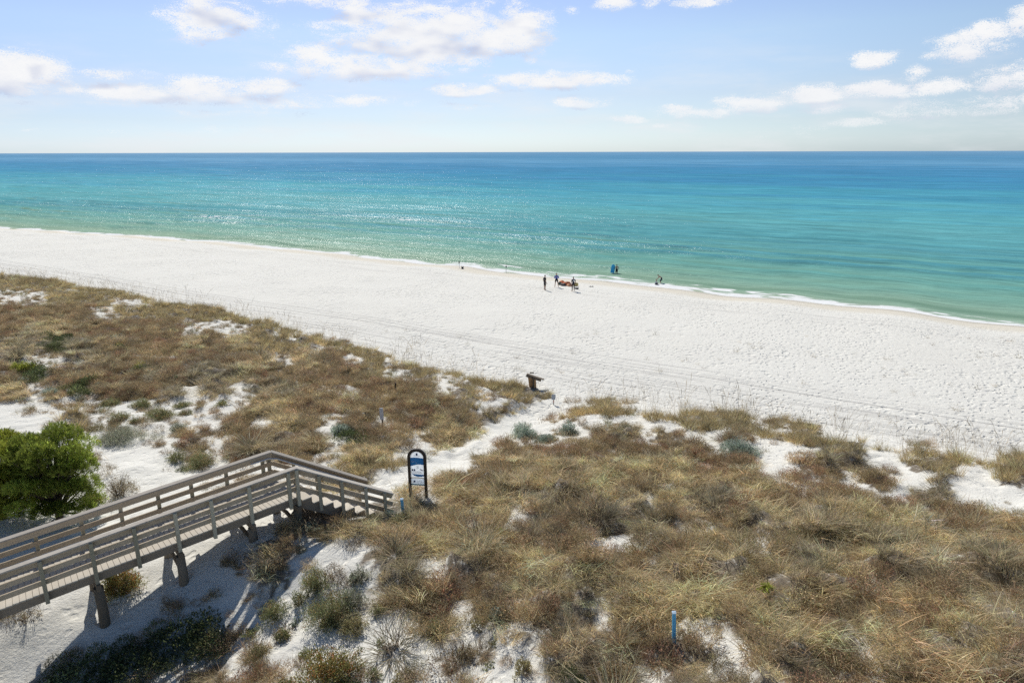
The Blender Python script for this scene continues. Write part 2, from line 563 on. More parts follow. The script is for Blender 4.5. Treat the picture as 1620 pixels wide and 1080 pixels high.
# (photograph x, y, half width, half height, weight)
CLOUDS = [(340, 30, 82, 30, 1.1), (325, 5, 45, 16, 1), (570, 6, 140, 13, .9), (505, 40, 30, 13, .8), (485, 66, 22, 7, .35),
          (690, 55, 165, 46, 1.3), (810, 50, 72, 38, 1.25), (610, 30, 90, 20, 1), (585, 104, 155, 24, 1.15), (500, 95, 70, 22, 1), (680, 92, 75, 20, 1), (735, 111, 20, 5, .6),
          (15, 112, 70, 30, 1.3), (75, 115, 50, 26, 1.2), (55, 100, 45, 20, 1.1), (195, 117, 115, 8, .8), (100, 138, 40, 11, .9),
          (240, 148, 110, 15, 1.0), (330, 146, 130, 19, 1.1), (395, 138, 85, 15, 1.1), (440, 160, 150, 13, .8), (560, 160, 120, 9, .6),
          (190, 165, 130, 5, .55), (400, 178, 140, 6, .5), (340, 204, 80, 6, .35),
          (735, 142, 62, 11, 1), (870, 128, 108, 15, 1.15), (925, 162, 44, 12, 1), (730, 168, 45, 5, .5), (838, 96, 12, 6, .5), (1000, 113, 10, 4, .5),
          (975, 6, 32, 13, 1.1), (1030, 6, 18, 9, .7), (1108, 2, 50, 11, 1), (905, 18, 10, 7, .4),
          (1525, 75, 62, 20, 1.1), (1580, 60, 50, 22, 1.1), (1615, 40, 32, 25, 1.1), (1480, 88, 25, 8, .9), (1385, 97, 42, 13, 1), (1448, 121, 25, 13, 1.05), (1595, 126, 55, 19, 1.15),
          (1090, 178, 80, 12, .9), (1200, 163, 80, 14, 1.05), (1285, 153, 60, 16, 1.1), (1300, 172, 50, 9, .9), (1390, 145, 75, 13, 1.05), (1480, 140, 60, 12, 1),
          (1000, 190, 45, 7, .8), (1060, 200, 50, 6, .6), (1460, 175, 95, 13, .95), (1570, 168, 80, 13, .95), (1360, 194, 42, 7, .75), (1640, 160, 40, 14, 1), (1240, 210, 55, 9, .35), (130, 205, 90, 4, .3)]
grp = bpy.data.node_groups.new("cloud_field", 'ShaderNodeTree')
grp.interface.new_socket("P", in_out='INPUT', socket_type='NodeSocketVector')
grp.interface.new_socket("F", in_out='OUTPUT', socket_type='NodeSocketFloat')
grp.interface.new_socket("S", in_out='OUTPUT', socket_type='NodeSocketFloat')
gt = NT(grp)
gi = grp.nodes.new("NodeGroupInput"); go = grp.nodes.new("NodeGroupOutput")
P = gi.outputs[0]
cur = None
for (cx, cy, hw, hh, wgt) in CLOUDS:
    dx, dy, dz = px_dir(cx, cy)
    a0 = math.atan2(dx, dy); e0 = math.atan2(dz, math.hypot(dx, dy))
    k = math.cos(math.atan((cx - 810) / FOC)) ** 2
    wa, he = hw / FOC * max(0.62, k) * 1.18, hh / FOC * 1.16
    q = gt.vmath('MULTIPLY', gt.vmath('SUBTRACT', P, (a0, e0, 0)), (1 / wa, 1 / he, 0))
    f = gt.math('MULTIPLY_ADD', gt.vmath('DOT_PRODUCT', q, q), -wgt, wgt)
    cur = f if cur is None else gt.math('MAXIMUM', cur, f)
cur = gt.math('MAXIMUM', cur, -1.6)
pn = gt.n("ShaderNodeMapping", {"Vector": P, "Scale": (1.0, 2.3, 1.0)}).outputs[0]
n1 = gt.noise(pn, 21.0, 5.5, 0.60, dist=0.25)
vo = gt.n("ShaderNodeTexVoronoi", {"Vector": gt.vmath('ADD', pn, gt.n("ShaderNodeTexNoise", {"Vector": pn, "Scale": 40.0, "Detail": 2.0}).outputs[1]), "Scale": 42.0, "Detail": 3.0, "Roughness": 0.55}, feature='F1').outputs[0]
ff = gt.math('MULTIPLY_ADD', gt.math('SUBTRACT', n1, 0.5), 3.0, cur)
ff = gt.math('MULTIPLY_ADD', gt.math('SUBTRACT', 0.40, vo), 0.95, ff)
grp.links.new(ff, go.inputs[0])
low = gt.noise(pn, 15.0, 2.0, 0.45)
grp.links.new(gt.math('MULTIPLY_ADD', gt.math('SUBTRACT', low, 0.5), 2.3, cur), go.inputs[1])


def cloud(off):
    v = wt.n("ShaderNodeCombineXYZ", {0: az, 1: wt.math('ADD', el, off), 2: 0.0}).outputs[0]
    g = wt.nt.nodes.new("ShaderNodeGroup"); g.node_tree = grp
    wt.nt.links.new(v, g.inputs[0])
    return g.outputs[0], g.outputs[1]


f0, s0 = cloud(0.0)
f1, s1_ = cloud(0.0130)
alpha = wt.sst(f0, -0.30, 0.42)
under = wt.sst(wt.math('SUBTRACT', s1_, s0), -0.25, 1.0)       # undersides: more cloud above than here
core = wt.sst(s1_, 0.0, 1.3)
under = wt.math('MULTIPLY', under, wt.math('ADD', 0.45, wt.math('MULTIPLY', core, 0.55)))
lowgrey = wt.math('MULTIPLY', under, wt.sst(az, 0.60, -0.55))
puff = wt.math('MULTIPLY', wt.math('SUBTRACT', s0, f0), 0.16)
shade = wt.math('ADD', wt.math('ADD', wt.math('MULTIPLY', under, 0.62), wt.math('MULTIPLY', lowgrey, 0.62)), puff, clamp=True)
ccol = wt.mix(shade, (10.4, 10.4, 10.45), (5.8, 6.4, 8.3))
# thin high veil and whitening toward the horizon air
elv = wt.n("ShaderNodeMapping", {"Vector": wt.n("ShaderNodeCombineXYZ", {0: az, 1: el, 2: 0.0}).outputs[0], "Scale": (1.0, 5.0, 1.0)}).outputs[0]
veil = wt.math('MULTIPLY', wt.sst(wt.noise(elv, 5.0, 6, 0.6), 0.42, 0.72), wt.sst(el, 0.19, 0.02))
tintr = wt.ramp(wt.math('MULTIPLY', el, 2.0), [(0.0, (.55, .655, .96)), (0.02, (.55, .635, .92)), (0.08, (.525, .55, .73)), (0.15, (.56, .53, .65)), (0.30, (.645, .60, .66)), (0.39, (.63, .57, .67)), (0.75, (.43, .43, .44)), (1.0, (.34, .355, .39))])
sc_ = wt.vmath('SCALE', tintr); sc_.node.inputs[3].default_value = 2.0
skyt = wt.mix(1.0, sky.outputs[0], sc_, 'MULTIPLY')
skyt = wt.mix(1.0, skyt, (.91, .99, .968), 'MULTIPLY')
# less glow round the sun's bearing than the model gives
skyt = wt.mix(1.0, skyt, wt.mix(wt.sst(az, 0.45, -0.55), (1.03, 1.03, 1.03), (.72, .775, .875)), 'MULTIPLY')
SKYC = skyt
s1 = wt.mix(wt.math('MULTIPLY', veil, 0.55), SKYC, (9.2, 9.4, 9.7))
ahz = wt.math('MULTIPLY', alpha, wt.math('ADD', 0.62, wt.math('MULTIPLY', wt.sst(el, 0.02, 0.09), 0.36)))
s2 = wt.mix(ahz, s1, ccol)
bg = wt.n("ShaderNodeBackground", {"Color": s2, "Strength": 0.077})
wo = wt.n("ShaderNodeOutputWorld", {0: bg.outputs[0]})
world.cycles.sampling_method = 'MANUAL'
world.cycles.sample_map_resolution = 512


# ------------------------------------------------------------------ ground: one sheet of sand, beach, dunes and sea bed
def axis(segs):
    out = [segs[0][0]]
    for a, b, st in segs:
        n = max(1, int(round((b - a) / st)))
        out += list(a + (b - a) * (np.arange(1, n + 1) / n))
    return np.array(out)


gx = axis([(-30000, -3000, 9000), (-3000, -400, 400), (-400, -140, 20), (-140, -60, 1.0), (-60, -34, .4), (-34, 34, .2), (34, 60, .5), (60, 140, 4), (140, 400, 40), (400, 3000, 500), (3000, 30000, 9000)])
gy = axis([(-20000, -2000, 6000), (-2000, -60, 300), (-60, 0, 5), (0, 8, .6), (8, 42, .2), (42, 70, .3), (70, 100, .5), (100, 190, 1.0), (190, 400, 12), (400, 3000, 300), (3000, 40000, 9000)])
GX, GY = np.meshgrid(gx, gy)
X, Y = GX.ravel(), GY.ravel()
Z = terrain(X, Y)
U, Dd = to_ud(X, Y)
# tyre-track bearing on the beach
_kx, _ky = at_z([324, 648, 972], [469, 522, 577], 1.85)
_td = np.array([_kx[2] - _kx[0], _ky[2] - _ky[0]]); _td /= np.linalg.norm(_td)
TRK = -(X - _kx[1]) * _td[1] + (Y - _ky[1]) * _td[0]
code, _px, _py, _D = veg_code(X, Y, Z)
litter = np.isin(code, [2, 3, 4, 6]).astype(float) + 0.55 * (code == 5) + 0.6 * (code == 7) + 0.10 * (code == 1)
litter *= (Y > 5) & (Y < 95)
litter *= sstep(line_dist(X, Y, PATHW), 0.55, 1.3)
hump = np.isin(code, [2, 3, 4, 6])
Z = Z + np.where(hump & (Y > 5) & (Y < 90), HUMP(X, Y) * np.where(code == 6, 1.7, 1.0), 0)
nx, ny = len(gx), len(gy)
ii = np.arange(nx * ny).reshape(ny, nx)
F = np.stack([ii[:-1, :-1], ii[:-1, 1:], ii[1:, 1:], ii[1:, :-1]], -1).reshape(-1, 4)
me = np_mesh("sand_ground", np.stack([X, Y, Z], 1), F, attrs={"shore": Dd, "track": TRK, "litter": litter}, smooth=True)

sm, t = new_mat("sand")
co = t.n("ShaderNodeTexCoord").outputs["Object"]
shore = t.attr("shore"); trk = t.attr("track"); lit = t.attr("litter")
big = t.noise(co, 0.07, 4, 0.6)
mid = t.noise(co, 0.9, 5, 0.62)
fine = t.noise(co, 14.0, 4, 0.7)
dry = t.mix(big, (0.765, 0.745, 0.675), (0.83, 0.815, 0.75))
dry = t.mix(t.math('MULTIPLY', t.sst(mid, 0.52, 0.75), 0.35), dry, (0.66, 0.635, 0.59))
dry = t.mix(t.math('MULTIPLY', t.sst(fine, 0.60, 0.75), 0.30), dry, (0.55, 0.52, 0.48))
# prints trodden across the beach and the path
warp = t.n("ShaderNodeTexNoise", {"Vector": co, "Scale": 1.6, "Detail": 2.0}).outputs[1]
cw = t.vmath('ADD', co, t.vmath('MULTIPLY', t.vmath('SUBTRACT', warp, (.5, .5, .5)), (0.5, 0.5, 0)))
v1 = t.n("ShaderNodeTexVoronoi", {"Vector": cw, "Scale": 2.6, "Randomness": 1.0}, feature='F1')
v2 = t.n("ShaderNodeTexVoronoi", {"Vector": cw, "Scale": 1.25, "Randomness": 1.0}, feature='F1')
d1 = t.sst(v1.outputs[0], 0.16, 0.42)
d2 = t.sst(v2.outputs[0], 0.14, 0.40)
pick = t.sst(t.noise(co, 0.13, 5, 0.7), 0.34, 0.64)
pr1 = t.math('MULTIPLY', t.math('SUBTRACT', 1.0, d1), pick)
pr2 = t.math('MULTIPLY', t.math('SUBTRACT', 1.0, d2), t.sst(t.noise(co, 0.21, 4, 0.7), 0.45, 0.62))
# vehicle tracks: streaks that follow the bearing of the tracks
wob = t.math('MULTIPLY', t.math('SUBTRACT', t.noise(co, 0.035, 2, 0.5), 0.5), 2.6)
tw = t.math('ADD', trk, wob)
al = t.math('MULTIPLY', t.n("ShaderNodeSeparateXYZ", {0: co}).outputs[0], 0.05)
tv = t.n("ShaderNodeCombineXYZ", {0: t.math('MULTIPLY', tw, 1.0), 1: al, 2: 0.0}).outputs[0]
streak = t.sst(t.noise(tv, 1.5, 5, 0.72), 0.47, 0.70)
band = t.math('MULTIPLY', t.sst(tw, 2.2, 0.4), t.sst(tw, -9.0, -4.0))
band2 = t.math('MULTIPLY', t.math('MULTIPLY', t.sst(shore, -17.5, -14.5), t.sst(shore, -8.0, -11.0)), 0.75)
streak = t.math('MULTIPLY', streak, t.math('MAXIMUM', band, band2))
for o_, w_, s_ in ((0.0, 0.16, 1.0), (0.75, 0.09, .55), (1.55, 0.12, .8), (-1.9, 0.10, .5)):
    g = t.math('ABSOLUTE', t.math('SUBTRACT', tw, o_))
    ln = t.math('MULTIPLY', t.sst(g, w_, w_ * 0.25), s_)
    brk = t.sst(t.noise(tv, 0.9, 2, 0.5), 0.34, 0.5)
    streak = t.math('MAXIMUM', streak, t.math('MULTIPLY', ln, brk))
# two loops left by a vehicle turning
for (cx, cy, rr, ang0, ang1) in LOOPS if "LOOPS" in globals() else ():
    pass
beach = t.sst(shore, -3.0, -7.0)
duneless = t.math('SUBTRACT', 1.0, t.sst(tw, -10.0, -16.0))
walked = t.math('MULTIPLY', beach, t.math('ADD', 0.45, t.math('MULTIPLY', duneless, 0.55)))
hgt = t.math('MULTIPLY', t.math('ADD', pr1, pr2), walked)
hgt = t.math('ADD', t.math('MULTIPLY', hgt, -0.075), t.math('MULTIPLY', streak, -0.05))
hgt = t.math('ADD', hgt, t.math('MULTIPLY', mid, 0.06))
hgt = t.math('ADD', hgt, t.math('MULTIPLY', fine, 0.032))
# dark crumbs of weed and shell in the prints and tracks
crumbs = t.math('MULTIPLY', t.sst(t.noise(co, 3.4, 3, 0.75), 0.60, 0.72), t.math('MULTIPLY', walked, 0.34))
col = t.mix(crumbs, dry, (0.40, 0.38, 0.35))
col = t.mix(t.math('MULTIPLY', streak, 0.55), col, (0.46, 0.44, 0.41))
# damp strip along the water
dampn = t.math('ADD', shore, t.math('MULTIPLY', t.math('SUBTRACT', mid, 0.5), 2.5))
damp = t.sst(dampn, -8.5, -4.0)
wet = t.sst(dampn, -2.6, -0.6)
col = t.mix(t.math('MULTIPLY', damp, 0.75), col, (0.69, 0.63, 0.51))
col = t.mix(wet, col, (0.60, 0.545, 0.44))
# dead leaf litter under the grass
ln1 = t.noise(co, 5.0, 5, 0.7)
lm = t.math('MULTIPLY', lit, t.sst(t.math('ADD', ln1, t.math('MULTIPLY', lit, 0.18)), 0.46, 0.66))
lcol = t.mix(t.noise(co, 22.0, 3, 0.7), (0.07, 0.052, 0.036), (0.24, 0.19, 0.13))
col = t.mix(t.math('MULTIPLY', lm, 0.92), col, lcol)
bp = t.n("ShaderNodeBump", {"Height": hgt, "Strength": 1.0, "Distance": 1.0})
rough = t.math('SUBTRACT', 0.95, t.math('MULTIPLY', wet, 0.5))
p = t.n("ShaderNodeBsdfPrincipled", {"Base Color": col, "Roughness": rough, "Normal": bp.outputs[0], "Specular IOR Level": 0.2})
t.out(p.outputs[0])
ground = link("sand_ground", me, None, sm)
tag(ground, "white sand beach and dune ground running down to the water", "ground", kind="structure")

# ------------------------------------------------------------------ sea
dl = [-2.6]
st = 0.33
while dl[-1] < 60000:
    dl.append(dl[-1] + st)
    if dl[-1] > 45: st *= 1.035
dl = np.array(dl)
tt = np.linspace(-1, 1, 620)
tt = tt * (0.62 + 0.38 * tt ** 2)
Tm, Dm = np.meshgrid(tt, dl)
half = 190 + np.clip(Dm, 0, None) * 2.2
Us = -25 + Tm * half - np.clip(Dm, 0, 4000) * 0.62
fade = np.exp(-np.clip(Dm, 0, None) / 120.0)
V0 = Dm + shore_s(Us) * fade
SX = O2[0] + Us * EU[0] + V0 * EN[0]
SY = O2[1] + Us * EU[1] + V0 * EN[1]
near = sstep(Dm, 320, 40)
amp = 0.03 + 0.27 * sstep(Dm, 1, 14)
ph = Dm + 2.2 * fbm(Us * 0.03, Dm * 0.05, 3, 101)
face = np.clip(-np.cos(ph * 2 * math.pi / 9.5), 0, 1) ** 2 * np.clip(perlin(Us * 0.022, Dm * 0.06, 104) * 1.6 + .35, 0, 1) * sstep(Dm, 170, 40) * sstep(Dm, 1.5, 5)
swell = np.sin(ph * 2 * math.pi / 9.5) * (0.5 + 0.8 * np.clip(perlin(Us * 0.035, Dm * 0.05, 103) + .3, 0, 1))
swell = np.where(swell > 0, swell ** 1.5 if False else np.abs(swell) ** 1.4, -np.abs(swell) ** 0.9 * 0.6)
chop = 0.06 * fbm(Us * 0.25, Dm * 0.55, 3, 111) * sstep(Dm, 0, 8)
SZ = near * (amp * swell + chop)
tz = terrain(SX.ravel(), SY.ravel()).reshape(SX.shape)
depth = SZ - tz
# foam: swash edge, small breakers
e1 = 0.5 + 0.5 * fbm(Us * 0.16, Dm * 0.30, 3, 121)
edge = sstep(depth, 0.27 + 0.26 * e1 * (0.8 + 0.3 * sstep(Us, -90, 10)), 0.03) * 1.0
wline = 1.6 + 1.5 * fbm(Us * 0.10, Us * 0 + 2, 3, 131)
swash = sstep(np.abs(Dm - wline + 0.8), 0.7 + 0.8 * np.clip(fbm(Us * 0.07, 0 * Us, 2, 133) + .5, 0, 2), 0.1) * np.clip(0.35 + 0.9 * fbm(Us * 0.3, Dm * .4, 3, 135), 0, 1)
edge = edge * np.clip(0.85 + 0.8 * fbm(Us * 0.22, Dm * 0.5, 3, 125), 0.25, 1)
lace = sstep(np.abs(Dm - 3.0 - 1.8 * fbm(Us * 0.08, Us * 0, 3, 137)), 1.6, 0.2) * np.clip(0.05 + 1.0 * fbm(Us * 0.14, Dm * .3, 3, 139), 0, .75) * sstep(Us, -70, 20)
foam = np.clip(np.maximum(np.maximum(edge, swash), lace), 0, 1)


def foam_patch(px, py, lu, ld, s):
    x, y = at_z(px, py, 0.0)
    u = (x - O2[0]) * EU[0] + (y - O2[1]) * EU[1]
    v = (x - O2[0]) * EN[0] + (y - O2[1]) * EN[1]
    du = (Us - u) / lu; dv = (V0 - v - 0.6 * np.sin(Us * 0.3)) / ld
    g = np.exp(-(du ** 2 + dv ** 2))
    return 1.5 * s * g * np.clip(0.6 + 1.1 * fbm(Us * 0.35, Dm * 1.2, 3, 141), 0, 1.3)


for a in [(365, 341, 16, 2.2, .62), (330, 343, 7, 2.4, .5), (400, 344, 7, 1.0, .5), (640, 347, 5, .9, 1.0), (565, 346, 3, .7, .8), (745, 352, 4, .5, .5), (440, 352, 8, .6, .4),
          (818, 422, 4, .9, .9), (740, 417, 8, .9, .6), (1180, 463, 7, 1.0, .9), (1215, 466, 5, .9, .9), (1345, 482, 4, .8, .8), (1400, 490, 8, .9, .6), (940, 438, 12, 1.1, .6), (1060, 452, 6, .9, .6), (60, 361, 10, .7, .6)]:
    foam = np.maximum(foam, foam_patch(*a))
nd, nu = Dm.shape
ii = np.arange(nd * nu).reshape(nd, nu)
F = np.stack([ii[:-1, :-1], ii[:-1, 1:], ii[1:, 1:], ii[1:, :-1]], -1).reshape(-1, 4)
me = np_mesh("sea_water", np.stack([SX.ravel(), SY.ravel(), SZ.ravel()], 1), F,
             attrs={"offshore": Dm.ravel(), "foam": foam.ravel(), "crest": (near * swell).ravel(), "face": face.ravel()}, smooth=True)
wm, t = new_mat("sea_water")
co = t.n("ShaderNodeTexCoord").outputs["Object"]
off = t.attr("offshore"); foamA = t.attr("foam"); crest = t.attr("crest")
rot = t.n("ShaderNodeMapping", {"Vector": co, "Rotation": (0, 0, -math.atan2(EU[1], EU[0]))}).outputs[0]
str_ = t.n("ShaderNodeMapping", {"Vector": rot, "Scale": (0.22, 1.0, 1.0)}).outputs[0]
bign = t.noise(str_, 0.016, 5, 0.55)
midn = t.noise(str_, 0.11, 4, 0.6)
lo = t.math('LOGARITHM', t.math('ADD', t.math('MAXIMUM', off, 0.0), 1.0), 10.0)
lo = t.math('ADD', lo, t.math('MULTIPLY', t.math('SUBTRACT', bign, 0.5), 0.85))
lo = t.math('ADD', lo, t.math('MULTIPLY', t.math('SUBTRACT', midn, 0.5), 0.16))
lo = t.math('ADD', lo, t.math('MULTIPLY', crest, 0.17))
WC = [(0.00, (0.44, 0.48, 0.36)), (0.75, (0.29, 0.43, 0.32)), (1.20, (0.215, 0.405, 0.325)), (1.50, (0.15, 0.38, 0.345)), (1.75, (0.10, 0.33, 0.375)), (1.95, (0.135, 0.405, 0.43)),
      (2.15, (0.115, 0.40, 0.46)), (2.35, (0.08, 0.335, 0.455)), (2.60, (0.065, 0.275, 0.45)), (2.85, (0.075, 0.265, 0.455)), (3.05, (0.15, 0.36, 0.55)), (3.25, (0.10, 0.285, 0.465)), (4.0, (0.17, 0.345, 0.52))]
wc = t.ramp(t.math('DIVIDE', lo, 4.0), [(a / 4.0, c) for a, c in WC])
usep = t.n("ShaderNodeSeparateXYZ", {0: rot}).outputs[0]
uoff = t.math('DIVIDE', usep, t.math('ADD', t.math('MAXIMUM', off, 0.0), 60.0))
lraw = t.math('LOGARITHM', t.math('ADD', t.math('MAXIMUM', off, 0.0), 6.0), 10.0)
def facet_streaks(a, b, dt):  # wave-facet light and dark, painted into the water colour as streaks
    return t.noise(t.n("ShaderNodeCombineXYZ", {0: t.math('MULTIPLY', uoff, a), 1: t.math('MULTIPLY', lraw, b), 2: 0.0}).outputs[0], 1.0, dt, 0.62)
rf = t.math('ADD', t.math('MULTIPLY', facet_streaks(7, 70, 4), 0.6), t.math('MULTIPLY', facet_streaks(22, 190, 3), 0.5))
facet_shade = t.n("ShaderNodeMapRange", {0: rf, 1: 0.36, 2: 0.74, 3: 0.68, 4: 1.32}).outputs[0]
sv = t.vmath('SCALE', wc); t.nt.links.new(facet_shade, sv.node.inputs[3])
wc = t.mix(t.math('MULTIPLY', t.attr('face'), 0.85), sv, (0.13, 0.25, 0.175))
fn = t.noise(str_, 2.2, 5, 0.72)
fo = t.sst(t.math('ADD', foamA, t.math('MULTIPLY', t.math('SUBTRACT', fn, 0.5), 1.1)), 0.42, 0.68)
fo = t.math('MULTIPLY', fo, t.sst(foamA, 0.02, 0.18))
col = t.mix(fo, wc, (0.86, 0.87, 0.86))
# wavelets of several lengths
r1 = t.noise(t.n("ShaderNodeMapping", {"Vector": rot, "Scale": (0.35, 1.0, 1.0)}).outputs[0], 0.55, 3, 0.6)
r2 = t.noise(t.n("ShaderNodeMapping", {"Vector": rot, "Scale": (0.55, 1.0, 1.0)}).outputs[0], 2.2, 4, 0.62)
r3 = t.noise(rot, 7.0, 2, 0.5)
h = t.math('ADD', t.math('MULTIPLY', r1, 0.55), t.math('ADD', t.math('MULTIPLY', r2, 0.22), t.math('MULTIPLY', r3, 0.035)))
bp = t.n("ShaderNodeBump", {"Height": h, "Strength": 1.0, "Distance": 0.85})
bp2 = t.n("ShaderNodeBump", {"Height": h, "Strength": 1.0, "Distance": 0.30})
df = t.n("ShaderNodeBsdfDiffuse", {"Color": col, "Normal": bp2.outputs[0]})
gl = t.n("ShaderNodeBsdfGlossy", {"Color": (1, 1, 1, 1), "Roughness": 0.23, "Normal": bp.outputs[0]})
fr = t.n("ShaderNodeFresnel", {"IOR": 1.33, "Normal": bp.outputs[0]}).outputs[0]
gust = t.n('ShaderNodeMapRange', {0: t.noise(str_, 0.055, 5, 0.7), 1: 0.40, 2: 0.64, 3: 0.25, 4: 1.25}).outputs[0]
fk = t.math('MULTIPLY', t.math('MULTIPLY', t.math('MINIMUM', fr, 0.040), gust), t.math('SUBTRACT', 1.0, fo))
mx = t.n("ShaderNodeMixShader", {0: fk, 1: df.outputs[0], 2: gl.outputs[0]})
t.out(mx.outputs[0])
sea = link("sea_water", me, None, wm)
tag(sea, "green and turquoise sea darkening to blue at the horizon", "water", kind="structure")
scene.cycles.use_denoising = False
cy = scene.cycles
cy.max_bounces = 6; cy.diffuse_bounces = 3; cy.glossy_bounces = 2; cy.transmission_bounces = 3; cy.transparent_max_bounces = 4
cy.caustics_reflective = False; cy.caustics_refractive = False
# ------------------------------------------------------------------ grass: prototypes and scatter
def blades(rg, n, r0, h, lean, curve, width, twist=0.3, hvar=0.45):
    """n curved tapering blades as strips of three quads; returns V, F, tone"""
    phi = rg.uniform(0, 2 * math.pi, n)
    rr = r0 * np.sqrt(rg.uniform(0, 1, n))
    bx, by = rr * np.cos(phi), rr * np.sin(phi)
    ph2 = phi + rg.normal(0, 0.7, n)
    hh = h * (1 - hvar * rg.uniform(0, 1, n))
    ln = lean * rg.uniform(0.1, 1.0, n) + 0.35 * rr / max(r0, 1e-3) * lean
    cv = curve * rg.uniform(0.2, 1.0, n)
    w = width * rg.uniform(0.6, 1.2, n)
    tt = np.array([0, .38, .72, 1.0])
    wt_ = np.array([1.0, .9, .6, .12])
    out = ln[:, None] * tt + cv[:, None] * tt ** 2
    up = tt - 0.55 * cv[:, None] * tt ** 2.2
    px = bx[:, None] + np.cos(ph2)[:, None] * out * hh[:, None]
    py = by[:, None] + np.sin(ph2)[:, None] * out * hh[:, None]
    pz = up * hh[:, None] - 0.04
    a = rg.uniform(0, 2 * math.pi, n)
    sx, sy = np.cos(a)[:, None] * w[:, None] * wt_ / 2, np.sin(a)[:, None] * w[:, None] * wt_ / 2
    L = np.stack([px - sx, py - sy, pz], -1); Rr = np.stack([px + sx, py + sy, pz], -1)
    V = np.stack([L, Rr], 2).reshape(n, 8, 3)
    base = (np.arange(n) * 8)[:, None, None]
    q = np.array([[0, 1, 3, 2], [2, 3, 5, 4], [4, 5, 7, 6]])
    F = (base + q[None]).reshape(-1, 4)
    tone = np.clip(rg.lognormal(0, 0.42, n), .4, 1.7)[:, None] * (1 + rg.normal(0, 0.06, (n, 3)))
    tone = np.repeat(tone, 3, 0)
    return V.reshape(-1, 3), F, tone


def leaves(rg, C, N, ln, wd, tone_sd=0.25):
    """kite-shaped leaf quads at C pointing along N"""
    n = len(C)
    N = N / np.linalg.norm(N, axis=1, keepdims=True)
    a = rg.normal(size=(n, 3)); s = np.cross(N, a); s /= np.linalg.norm(s, axis=1, keepdims=True)
    l = ln * rg.uniform(0.6, 1.25, n)[:, None]; w = wd * rg.uniform(0.7, 1.2, n)[:, None]
    V = np.stack([C, C + N * l * .5 + s * w / 2, C + N * l, C + N * l * .5 - s * w / 2], 1).reshape(-1, 3)
    F = np.arange(4 * n).reshape(n, 4)
    tone = rg.lognormal(0, tone_sd, n)[:, None] * (1 + rg.normal(0, 0.06, (n, 3)))
    return V, F, tone


def join(*parts):
    Vs, Fs, Ts, k = [], [], [], 0
    for V, F, T in parts:
        Vs.append(V); Fs.append(F + k); Ts.append(T); k += len(V)
    return np.concatenate(Vs), np.concatenate(Fs), np.concatenate(Ts)


def mat_blades(rg, n, rad, h, width):
    """matted wind-combed blades over a patch, not a rosette"""
    V, F, T = blades(rg, n, 0.01, h, 0.85, 0.95, width, hvar=0.6)
    V = V.reshape(n, 8, 3)
    a = rg.normal(0, 1.15, n); c, s_ = np.cos(a), np.sin(a)
    # turn every blade to its own bearing, then move it to its own foot
    d = np.arctan2(V[:, 6, 1], V[:, 6, 0]); a = a - d; c, s_ = np.cos(a), np.sin(a)
    x, y = V[..., 0] * c[:, None] - V[..., 1] * s_[:, None], V[..., 0] * s_[:, None] + V[..., 1] * c[:, None]
    r = rad * np.sqrt(rg.uniform(0, 1, n)); f = rg.uniform(0, 6.283, n)
    V = np.stack([x + (r * np.cos(f))[:, None], y + (r * np.sin(f))[:, None], V[..., 2]], -1)
    return V.reshape(-1, 3), F, T


M_GRASS = leaf_mat("dry_grass", (1, 1, 1), 0.5, 0.45, True, 0.35)
M_BRUSH = leaf_mat("dry_brush", (1, 1, 1), 0.75, 0.35, True, 0.15)


def brush_proto(rg, h=0.36, r=0.27, n=80, leaf=0.034, nl=330):
    st = blades(rg, n, r * 0.5, h, 0.75, 0.25, 0.008)
    th = rg.uniform(0, 2 * math.pi, nl); ct = rg.uniform(0.05, 1, nl); rad = rg.uniform(0.45, 1.0, nl) ** 0.6
    sn = np.sqrt(1 - ct ** 2)
    C = np.stack([r * 1.1 * rad * sn * np.cos(th), r * 1.1 * rad * sn * np.sin(th), h * rad * ct * 0.95], 1)
    N = C * [1, 1, 0.6] + rg.normal(0, 0.16, C.shape) + [0, 0, 0.08]
    lf = leaves(rg, C, N, leaf, leaf * 0.42, 0.35)
    return join(st, lf)


protos = {}
for k in range(4):
    rg = np.random.default_rng(200 + k)
    protos["tussock", k] = blades(rg, 110, 0.15, 0.40, 0.8, 0.9, 0.0115)
    protos["mat", k] = mat_blades(rg, 150, 0.30, 0.34, 0.0115)
    protos["tall", k] = blades(rg, 190, 0.24, 0.60, 0.75, 1.1, 0.0135)
    protos["brush", k] = brush_proto(rg)
    protos["oats", k] = blades(rg, 80, 0.14, 0.56, 0.45, 0.5, 0.009)
    protos["sprig", k] = join(blades(rg, 16, 0.10, 0.26, 0.9, 0.3, 0.009), leaves(rg, *(lambda c: (c, c + rg.normal(0, .1, c.shape) + [0, 0, .2]))(np.abs(rg.normal(0, 1, (34, 3))) * [.10, .10, .10] * rg.choice([-1, 1], (34, 3)) * [1, 1, 1] + [0, 0, .12]), 0.04, 0.02))
    protos["leafy", k] = join(blades(rg, 20, 0.12, 0.25, 0.9, 0.2, 0.01), (lambda: leaves(rg, *(lambda th, ct, rad: (lambda C: (C, C + rg.normal(0, .12, C.shape) + [0, 0, .12]))(np.stack([.3 * rad * np.sqrt(1 - ct ** 2) * np.cos(th), .3 * rad * np.sqrt(1 - ct ** 2) * np.sin(th), .30 * rad * ct], 1)))(rg.uniform(0, 6.283, 240), rg.uniform(0.02, 1, 240), rg.uniform(.4, 1, 240) ** .6), 0.055, 0.026))())


